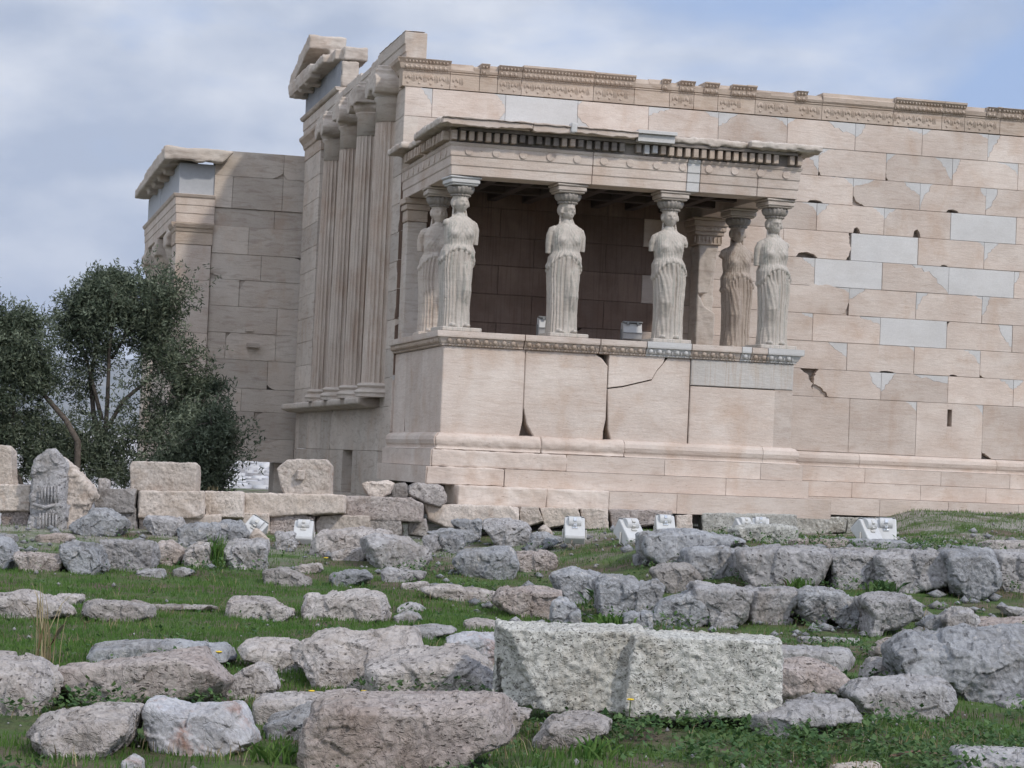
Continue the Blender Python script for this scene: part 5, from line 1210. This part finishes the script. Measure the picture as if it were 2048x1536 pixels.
def porch_lamp(x, y, label):
    E_ = empty('floodlight', (x, y, 1.745), label, 'floodlight', 'floodlights on the porch floor'); E_.rotation_euler = (0, 0, -.12)
    def put(m, name, mm, parent, **k): o = m.build(name, mm, None, **k); o.parent = parent; return o
    m = MB(); yz = [(-.12, .10), (-.16, .20), (-.10, .36), (.12, .38), (.16, .14), (.10, .06)]; m.rings([[(-.155, a, b) for a, b in yz], [(.155, a, b) for a, b in yz]]); h = put(m, 'housing', [M_LAMP], E_, bevel=.012, seg=2)
    m = MB(); m.box(-.16, .16, -.172, -.115, .195, .207); m.box(-.16, .16, -.15, .0, .365, .39); m.box(-.10, -.06, -.155, -.11, .33, .39); m.box(.06, .10, -.155, -.11, .33, .39); put(m, 'lid_rim', [M_LAMPD], h, bevel=.003)
    m = MB()
    for s in (-1, 1): m.box(s*.165-.006, s*.165+.006, -.05, .06, .004, .26)
    m.box(-.17, .17, -.06, .08, .003, .012); put(m, 'bracket', [M_LAMPD], E_)
porch_lamp(2.02, -2.6, 'pale floodlight box on the porch floor left of the second front statue')
porch_lamp(3.44, -2.6, 'pale floodlight box on the porch floor between the second and third front statues')

# ------------------------------------------------------------------ trees
def leaves_mesh(name, C, D_, size, width, mat_, parent, r, shade=None):
    """C: clump centres (n,3); every clump is a spray of narrow leaves along a short twig"""
    k = 13; n = len(C); L = n*k
    tw = r.normal(size=(n, 3)); tw[:, 2] += .5; tw /= np.linalg.norm(tw, axis=1)[:, None]
    f = np.tile(np.linspace(-.5, .5, k), n)
    c = np.repeat(C, k, 0)+np.repeat(tw, k, 0)*(f*D_)[:, None]+r.normal(size=(L, 3))*D_*.10
    d = np.repeat(tw, k, 0)*.55+r.normal(size=(L, 3))*.75; d /= np.linalg.norm(d, axis=1)[:, None]
    s = np.cross(d, r.normal(size=(L, 3))); s /= np.linalg.norm(s, axis=1)[:, None]
    l = size*r.uniform(.7, 1.3, L)[:, None]; w_ = width*r.uniform(.7, 1.2, L)[:, None]
    V = np.stack([c, c+d*l*.5+s*w_, c+d*l, c+d*l*.5-s*w_], 1).reshape(-1, 3); F = np.arange(L*4).reshape(L, 4)
    t = np.clip(np.repeat(r.random(n)**1.6*.8, k)+r.uniform(-.12, .3, L), 0, 1)
    return np_mesh(name, V, F, mat_, parent, tint=t)
def tree(name, label, cat, y, base, limbs, blobs, dens, seed, leaf=(.085, .013), spray=.26):
    r = np.random.default_rng(seed); b0 = on_y(base[0], base[1], y); b0[2] = -3.3
    E_ = empty(name, b0, label, cat)
    m = MB(); tips = []
    for i, lb in enumerate(limbs):
        pts = [on_y(u, v, y+dy) for u, v, dy in lb[1]]
        if lb[2]: pts = [b0]+pts
        pts = [p+np.array([random.uniform(-.03, .03), 0, random.uniform(-.03, .03)]) for p in pts]
        rad = np.linspace(lb[0]*.62, lb[0]*.24, len(pts)); tips.append(pts[-1]); m.tube(pts, list(rad), 9)
        tip = pts[-1]
        for q in range(7):                                                # twigs fanning from the limb end
            e = tip+r.normal(size=3)*np.array([.28, .3, .25])+np.array([0, 0, .12]); m.tube([tip, (tip+e)/2+r.normal(size=3)*.06, e], [lb[0]*.33, lb[0]*.2, .006], 5)
    eb = m.build('trunk', [M_BARK], E_, smooth=True)
    C = []
    for (u, v, ru, rv, dy, w) in blobs:
        c = on_y(u, v, y+dy); px = FPX/((c-CAM)@FW); n = int(dens*w*(ru*rv)/px/px)
        q = r.normal(size=(n, 3)); q /= np.linalg.norm(q, axis=1)[:, None]; q *= (r.random(n)**.42)[:, None]
        lump = 1+.75*fbm(q*2.4+u*.13, 3)
        q = q*lump[:, None]; P_ = c+q*np.array([ru/px, .75*(ru+rv)/2/px, rv/px])
        far_ = r.random(n) < .10; P_[far_] = c+(P_[far_]-c)*1.3
        keep = fbm(P_*1.7+seed, 3) > -.13
        C.append(P_[keep])
    for tp in tips: C.append(tp+r.normal(size=(int(dens*.25), 3))*np.array([.30, .3, .26])+np.array([0, 0, .08]))
    C = np.concatenate(C); leaves_mesh('crown', C, spray, leaf[0], leaf[1], M_OLIVE, E_, r); return E_
tree('olive_tree', 'grey green olive tree with several leaning limbs in front of the tall wing', 'tree', 4.2, (205, 960),
     [(.10, [(205, 900, 0), (190, 830, .2), (182, 760, .3), (190, 690, .3), (205, 620, .2)], True), (.09, [(212, 900, 0), (216, 800, 0), (220, 700, -.2), (225, 620, -.2)], True),
      (.08, [(214, 860, 0), (245, 800, -.2), (285, 765, -.3), (320, 740, -.4), (345, 728, -.4)], True), (.07, [(205, 840, 0), (175, 720, .3), (150, 660, .4)], False), (.05, [(220, 720, 0), (270, 640, -.2), (320, 600, -.3)], False)],
     [(215, 590, 62, 48, 0, 1.2), (170, 640, 62, 58, .3, 1.1), (255, 640, 82, 72, 0, 1.3), (312, 640, 46, 60, -.2, 1.0), (285, 580, 40, 40, .3, .6), (335, 600, 28, 26, .1, .4), (215, 700, 80, 46, .2, .6), (150, 760, 50, 60, .4, .6), (320, 705, 40, 34, -.3, .6),
      (385, 775, 66, 34, -.4, 1.0), (428, 772, 32, 28, -.4, .8), (265, 780, 70, 60, -.3, .28), (360, 830, 90, 62, 0, 1.0), (260, 870, 90, 50, -.3, .55), (190, 900, 70, 46, -.4, .7), (160, 870, 60, 60, .4, .6), (230, 935, 150, 40, -.2, 1.0), (135, 650, 30, 26, .3, .5), (215, 560, 34, 26, .1, .8), (245, 575, 40, 30, .1, .8), (150, 610, 30, 26, .1, .6), (400, 865, 50, 56, -.2, 1.2)], 1350, 5)
tree('olive_tree', 'darker olive tree at the left edge, one bare limb leaning right', 'tree', 3.4, (160, 960),
     [(.11, [(158, 885, 0), (130, 840, .1), (100, 805, .2), (60, 760, .2), (30, 700, .1)], True), (.08, [(60, 760, .2), (0, 720, .2), (-40, 660, 0)], False), (.08, [(30, 930, .2), (20, 850, .2), (35, 720, .2)], True)],
     [(40, 650, 46, 38, 0, 1.1), (0, 690, 80, 66, .1, 1.3), (55, 720, 58, 62, 0, 1.2), (-60, 680, 80, 80, .2, 1), (85, 765, 34, 44, .2, .5), (0, 790, 90, 60, .2, 1.2), (40, 860, 90, 60, .4, 1.0), (110, 900, 70, 50, .5, .9), (-60, 860, 90, 90, .4, 1), (20, 930, 120, 40, .5, 1.2)], 1400, 6)
tree('shrub', 'dense dark bush against the tall wing, left of the city view', 'shrub', 2.4, (440, 985),
     [(.05, [(430, 950, 0), (420, 900, 0), (410, 865, 0)], True), (.05, [(440, 950, 0), (425, 905, 0)], True), (.05, [(440, 950, 0), (400, 890, 0)], True)],
     [(412, 905, 54, 60, 0, 2.0), (395, 930, 60, 46, .1, 2.0), (430, 850, 28, 36, 0, 1.6), (330, 940, 50, 40, .2, 1.4), (420, 960, 48, 36, 0, 1.8)], 1200, 8)

# ------------------------------------------------------------------ grass and low plants
def scatter(n, seed, y0=-33.5, y1=-.8):
    r = np.random.default_rng(seed)
    d = CAM[1]; # uniform over the visible wedge of ground, denser towards the camera
    yy = r.uniform(y0, y1, n*2); dist = yy-CAM[1]
    keep = r.random(n*2) < (1.0*np.minimum(1, 12/dist))
    yy = yy[keep][:n]; dist = yy-CAM[1]
    ta = np.tan(YAW-math.radians(14.2)); tb = np.tan(YAW+math.radians(14.2))
    xx = CAM[0]+dist*(ta+(tb-ta)*r.random(len(yy))); return xx, yy, r
def blades(name, n, seed, hfun, mask, wid, matl, lean=.45):
    x, y, r = scatter(n, seed); k = mask(x, y, r); x, y = x[k], y[k]; z = ground_h(x, y)
    P_ = np.stack([x*1.3, y*1.3, 0*x], -1); z = z+.05*(fbm(P_, 4)-.25)-.012
    h = hfun(x, y, r); a = r.uniform(0, 2*np.pi, len(x)); ln = h*lean*r.random(len(x)); b = r.uniform(0, 2*np.pi, len(x))
    w = wid*r.uniform(.6, 1.3, len(x)); c = np.stack([x, y, z], -1); s = np.stack([np.cos(a), np.sin(a), 0*a], -1)*w[:, None]
    mid = c+np.stack([np.cos(b)*ln*.35, np.sin(b)*ln*.35, h*.6], -1); tip = c+np.stack([np.cos(b)*ln, np.sin(b)*ln, h*(1-.25*r.random(len(x)))], -1)
    V = np.stack([c-s, c+s, mid+s*.7, tip, mid-s*.7], 1).reshape(-1, 3); F = np.arange(len(x)*5).reshape(-1, 5)
    t = np.clip(.45+.5*fbm(P_*.8+3, 3)+r.uniform(-.25, .25, len(x)), 0, 1)
    return np_mesh(name, V, F, matl, tint=t)
def lawn_amt(x, y):
    P_ = np.stack([x*.55, y*.55, 0*x+9], -1); n = fbm(P_, 4)
    lawn = sstep(1.0, -1.5, x)*sstep(-24.5, -21.5, y)*sstep(-9.0, -11.5, y)
    g = np.clip(.42+1.1*n, 0, 1)*np.where(y > -8, .55, 1.0)*np.where(y < -23, .78, 1.0)*np.where(y > -4.5, .8, 1)
    right = sstep(1.5, 3, x)*sstep(-11.5, -6, y)
    return np.clip(np.maximum(lawn*1.0, np.maximum(g*.72, right*np.clip(.85+.6*n, 0, 1))), 0, 1)
def m_lawn(x, y, r): return (r.random(len(x)) < lawn_amt(x, y)) & ~((x < -.3) & (y > -4.4)) & ~((x > -.3) & (x-.26*(y+.6) < 8.5) & (y > -4.6)) & ~((y > -.7))
def h_lawn(x, y, r):
    P_ = np.stack([x*1.7, y*1.7, 0*x], -1); return np.clip(.046+.045*fbm(P_, 3)+.028*r.random(len(x)), .02, .14)
o = blades('grass', 330000, 31, h_lawn, m_lawn, .0042, M_GRASS); tag(o, 'short green grass between the stones and on the lawn', 'grass', None, 'stuff')
# broad leaved weeds hugging the stones
def weeds():
    x, y, r = scatter(70000, 77)
    P_ = np.stack([x*.9, y*.9, 0*x+4], -1); n = fbm(P_, 4)
    amt = np.clip((n-.05)*3.0, 0, 1)*sstep(-7, -10, y)
    amt = amt*np.where((x < -1.6) & (y > -21) & (y < -12), .12, 1)
    front = np.exp(-((x+2.2)/1.6)**2-((y+24.6)/1.0)**2)+np.exp(-((x+.6)/1.6)**2-((y+25.6)/.9)**2); amt = np.clip(amt+front*np.clip(.45+1.6*fbm(P_*2.5+7, 3), 0, 1), 0, 1)
    k = r.random(len(x)) < amt; x, y = x[k], y[k]; n = n[k]; L = len(x)
    z = ground_h(x, y)+.015+r.random(L)*np.clip(.06+.16*n, .03, .17)
    c = np.stack([x, y, z], -1); k2 = 4
    c = np.repeat(c, k2, 0)+r.normal(size=(L*k2, 3))*.022; L = len(c)
    d = r.normal(size=(L, 3)); d[:, 2] = np.abs(d[:, 2])*.5+.1; d /= np.linalg.norm(d, axis=1)[:, None]
    s = np.cross(d, [0, 0, 1]); s /= np.linalg.norm(s, axis=1)[:, None]; sz = .022*r.uniform(.6, 1.5, L)[:, None]
    V = np.stack([c, c+d*sz*.8+s*sz*.6, c+d*sz*1.7, c+d*sz*.8-s*sz*.6], 1).reshape(-1, 3); F = np.arange(L*4).reshape(-1, 4)
    o = np_mesh('ground_cover', V, F, M_WEED, tint=np.clip(r.random(L)*.9, 0, 1)); tag(o, 'low clover like ground cover growing round the stones', 'ground cover', None, 'stuff')
weeds()
def m_dry(x, y, r):
    P_ = np.stack([x*1.1, y*1.1, 0*x+20], -1); return (r.random(len(x)) < np.clip((fbm(P_, 3)-.08)*2.5, 0, .5)) & ~((x < -.3) & (y > -4.4)) & ~((x > -.3) & (y > -4.6)) & (y < -5)
o = blades('dry_grass', 45000, 91, lambda x, y, r: .05+.10*r.random(len(x)), m_dry, .003, M_STRAW, .9); tag(o, 'thin dry straw lying among the green', 'dry grass', None, 'stuff')
# pebbles
x, y, r = scatter(9000, 51); k = (r.random(len(x)) < np.where(y > -9, .5, .10)) & ~((x > -.3) & (x < 8.8) & (y > -4.7)) & ~((x < -.3) & (y > -4.5)); x, y = x[k], y[k]
ico = np.array([(0, 0, 1), (.9, 0, .2), (.3, .85, .2), (-.7, .55, .2), (-.7, -.55, .2), (.3, -.85, .2), (0, 0, -.8)]); tri = np.array([(0, 1, 2), (0, 2, 3), (0, 3, 4), (0, 4, 5), (0, 5, 1), (6, 2, 1), (6, 3, 2), (6, 4, 3), (6, 5, 4), (6, 1, 5)])
L = len(x); sz = .010+.026*r.random(L)**3; V = np.stack([x, y, ground_h(x, y)+.01], -1)[:, None]+ico[None]*sz[:, None, None]*r.uniform(.6, 1.2, (L, 7, 1)); F = (tri[None]+(np.arange(L)*7)[:, None, None]).reshape(-1, 3)
o = np_mesh('pebbles', V.reshape(-1, 3), F, R_PALE); tag(o, 'pale pebbles and stone chips strewn over the soil', 'pebbles', None, 'stuff')
# loose rubble round the feet of the boulders
x, y, r = scatter(2600, 63, -17.5, -5.2); k = (r.random(len(x)) < .30) & ~((x < -2) & (y < -11)) ; x, y = x[k], y[k]; L = len(x)
tri2 = tri; sz = .03+.075*r.random(L)**2.2; V = np.stack([x, y, ground_h(x, y)+.01], -1)[:, None]+ico[None]*sz[:, None, None]*r.uniform(.55, 1.25, (L, 7, 1))*np.array([1.25, 1.0, .75]); F = (tri[None]+(np.arange(L)*7)[:, None, None]).reshape(-1, 3)
o = np_mesh('rubble', V.reshape(-1, 3), F, R_GREY); tag(o, 'small angular rubble lying between the boulders', 'rubble', None, 'stuff')
# single plants one can point at
def tuft(name, u, v, label, cat, n, hh, spread, matl, seed, wid=.006, lean=.5, group=None, k=1.0):
    p = hit(u, v); r = np.random.default_rng(seed); E_ = None
    a = r.uniform(0, 2*np.pi, n); q = r.normal(size=(n, 2))*spread; c = np.stack([q[:, 0], q[:, 1], 0*a-.02], -1); h = hh*r.uniform(.5, 1.0, n); b = r.uniform(0, 2*np.pi, n); ln = h*lean*r.random(n)
    w = wid*r.uniform(.7, 1.3, n); s = np.stack([np.cos(a), np.sin(a), 0*a], -1)*w[:, None]; rows = []
    for f in (0, .35, .7): rows.append(c+np.stack([np.cos(b)*ln*f*f, np.sin(b)*ln*f*f, h*f], -1))
    tip = c+np.stack([np.cos(b)*ln, np.sin(b)*ln, h*(1-.2*lean)], -1)
    V = np.stack([rows[0]-s, rows[0]+s, rows[1]+s*k, rows[2]+s*.8*k, tip, rows[2]-s*.8*k, rows[1]-s*k], 1).reshape(-1, 3); F = np.arange(n*7).reshape(-1, 7)
    o = np_mesh(name, V, F, matl, tint=r.random(n)); o.location = p; return tag(o, label, cat, group)
tuft('dry_grass_tuft', 88, 1330, 'tall dry yellow grass stalks at the left behind the big rounded boulder', 'grass tuft', 26, .75, .05, M_STRAW, 1, .004, .5)
tuft('grass_tuft', 432, 1133, 'tall green grass tuft between the angular brown stone and the squarish block', 'grass tuft', 90, .50, .05, M_GRASS, 2, .005, .35)
tuft('leafy_weed', 845, 1535, 'bright broad leaved weed in front of the big pinkish block', 'plant', 34, .26, .05, M_GRASS, 3, .017, .8, k=1.6)
tuft('leafy_weed', 700, 1240+290, 'rosette of narrow green leaves at the bottom edge by the pinkish block', 'plant', 40, .2, .06, M_GRASS, 4, .008, 1.2)
tuft('leafy_weed', 1190, 1520, 'spiky green weed below the stone that supports the coarse block', 'plant', 60, .22, .07, M_GRASS, 5, .007, 1.0)
tuft('leafy_weed', 560, 1525, 'spiky weed in the grass left of the pinkish block', 'plant', 60, .20, .08, M_GRASS, 6, .006, 1.1)
tuft('leafy_weed', 1600, 1180, 'green tuft at the foot of the broad bulging boulder', 'plant', 70, .22, .07, M_GRASS, 7, .008, .8)
tuft('leafy_weed', 1210, 1215, 'dark leafy weed growing in a cleft of the lower terrace row', 'plant', 80, .3, .07, M_WEED, 8, .014, .9, k=1.5)
tuft('leafy_weed', 1225, 1258, 'pale green weed under the blue grey boulder of the lower row', 'plant', 70, .22, .09, M_GRASS, 9, .012, 1.0, k=1.5)
tuft('leafy_weed', 1770, 1185, 'broad leaved weed at the joint left of the longest terrace boulder', 'plant', 60, .22, .08, M_WEED, 10, .014, 1.0, k=1.5)
tuft('dry_grass_tuft', 1800, 1240, 'ochre dry tuft over the slanting boulder with the hole', 'grass tuft', 90, .22, .12, M_STRAW, 12, .004, .9)
tuft('dry_grass_tuft', 425, 978, 'reddish dry grass on the low wall beside the grooved white block', 'grass tuft', 10, .1, .05, M_STRAW, 13, .004, .9)
# bare branching twig in front of the big pinkish block
p = hit(830, 1530); m = MB(); r = random.Random(9)
def twig(q, d, l, rad, depth):
    e = q+d*l; m.tube([q, (q+e)/2+np.array([r.uniform(-.01, .01), 0, r.uniform(-.01, .01)]), e], [rad, rad*.8, rad*.55], 5)
    if depth:
        for _ in range(3): 
            nd_ = d+np.array([r.uniform(-.8, .8), r.uniform(-.5, .5), r.uniform(-.1, .5)]); twig(q+d*l*r.uniform(.5, 1), nd_/np.linalg.norm(nd_), l*r.uniform(.5, .8), rad*.6, depth-1)
for a in (-.5, .1, .5): twig(np.array([a*.1, 0, -.02]), np.array([a, -.1, .9])/np.linalg.norm([a, .1, .9]), .22, .006, 2)
o = m.build('dry_twig_plant', [M_TWIG], None); o.location = p; tag(o, 'bare brown twiggy plant in front of the big pinkish block', 'plant')
p = on_y(985, 986, -5.25) if False else hit(806, 1062); m = MB(); m.tube([(0, 0, -.02), (-.06, .02, .25), (-.16, .03, .56)], [.016, .018, .014], 7); o = m.build('wooden_stick', [M_TWIG], None); o.location = p; tag(o, 'bare stick leaning on the low wall near the temple corner', 'stick')
p = hit(1795, 1520); m = MB(); m.tube([(-.05, 0, .02), (.12, .02, .05), (.34, -.05, .03)], [.012, .014, .008], 6); o = m.build('wooden_stick', [M_TWIG], None); o.location = p; tag(o, 'fallen twig in the grass at the lower right', 'stick')
def flower(u, v, label, size=.03, stem=.10, group='yellow flowers'):
    p = hit(u, v); E_ = empty('yellow_flower', p, label, 'flower', group)
    m = MB()
    for k in range(8):
        a = k*math.pi/4; m.ell((size*.6*math.cos(a), size*.6*math.sin(a)-.01, stem+.012), (size*.45, size*.3, size*.22), 6, 4)
    m.ell((0, -.01, stem+.012), (size*.4, size*.4, size*.3), 6, 4); o = m.build('petals', [M_YELL], None, smooth=True); o.parent = E_
    m = MB(); m.tube([(0, .02, -.02), (0, 0, stem*.5), (0, -.01, stem)], .004, 5); o = m.build('stem', [M_STEM], None); o.parent = E_
flower(436, 1333, 'yellow flower by the long smooth grey stone', .026, .10)
flower(1258, 1452, 'yellow flower at the lower edge of the big coarse block', .024, .16)
flower(622, 1400, 'tiny yellow flower behind the low block near the triangular stone', .022, .05)
flower(727, 1400, 'tiny yellow flower left of the domed pitted boulder', .022, .05)
flower(651, 1130, 'small yellow flower below the large pale lumpy boulder', .03, .08)
# ------------------------------------------------------------------ the air over the plain
m = MB(); m.box(-27500, 27500, -27500, 27500, -420, 1500); hz_ = m.build('haze', [], None)
mh = bpy.data.materials.new('haze_air'); mh.use_nodes = True; th_ = mh.node_tree; th_.nodes.clear()
oh = th_.nodes.new('ShaderNodeOutputMaterial'); pv = th_.nodes.new('ShaderNodeVolumePrincipled'); th_.links.new(pv.outputs[0], oh.inputs['Volume'])
pv.inputs['Color'].default_value = (.80, .87, 1.0, 1); pv.inputs['Density'].default_value = 3.2e-5; pv.inputs['Anisotropy'].default_value = .1
hz_.data.materials.append(mh); hz_['kind'] = 'stuff'
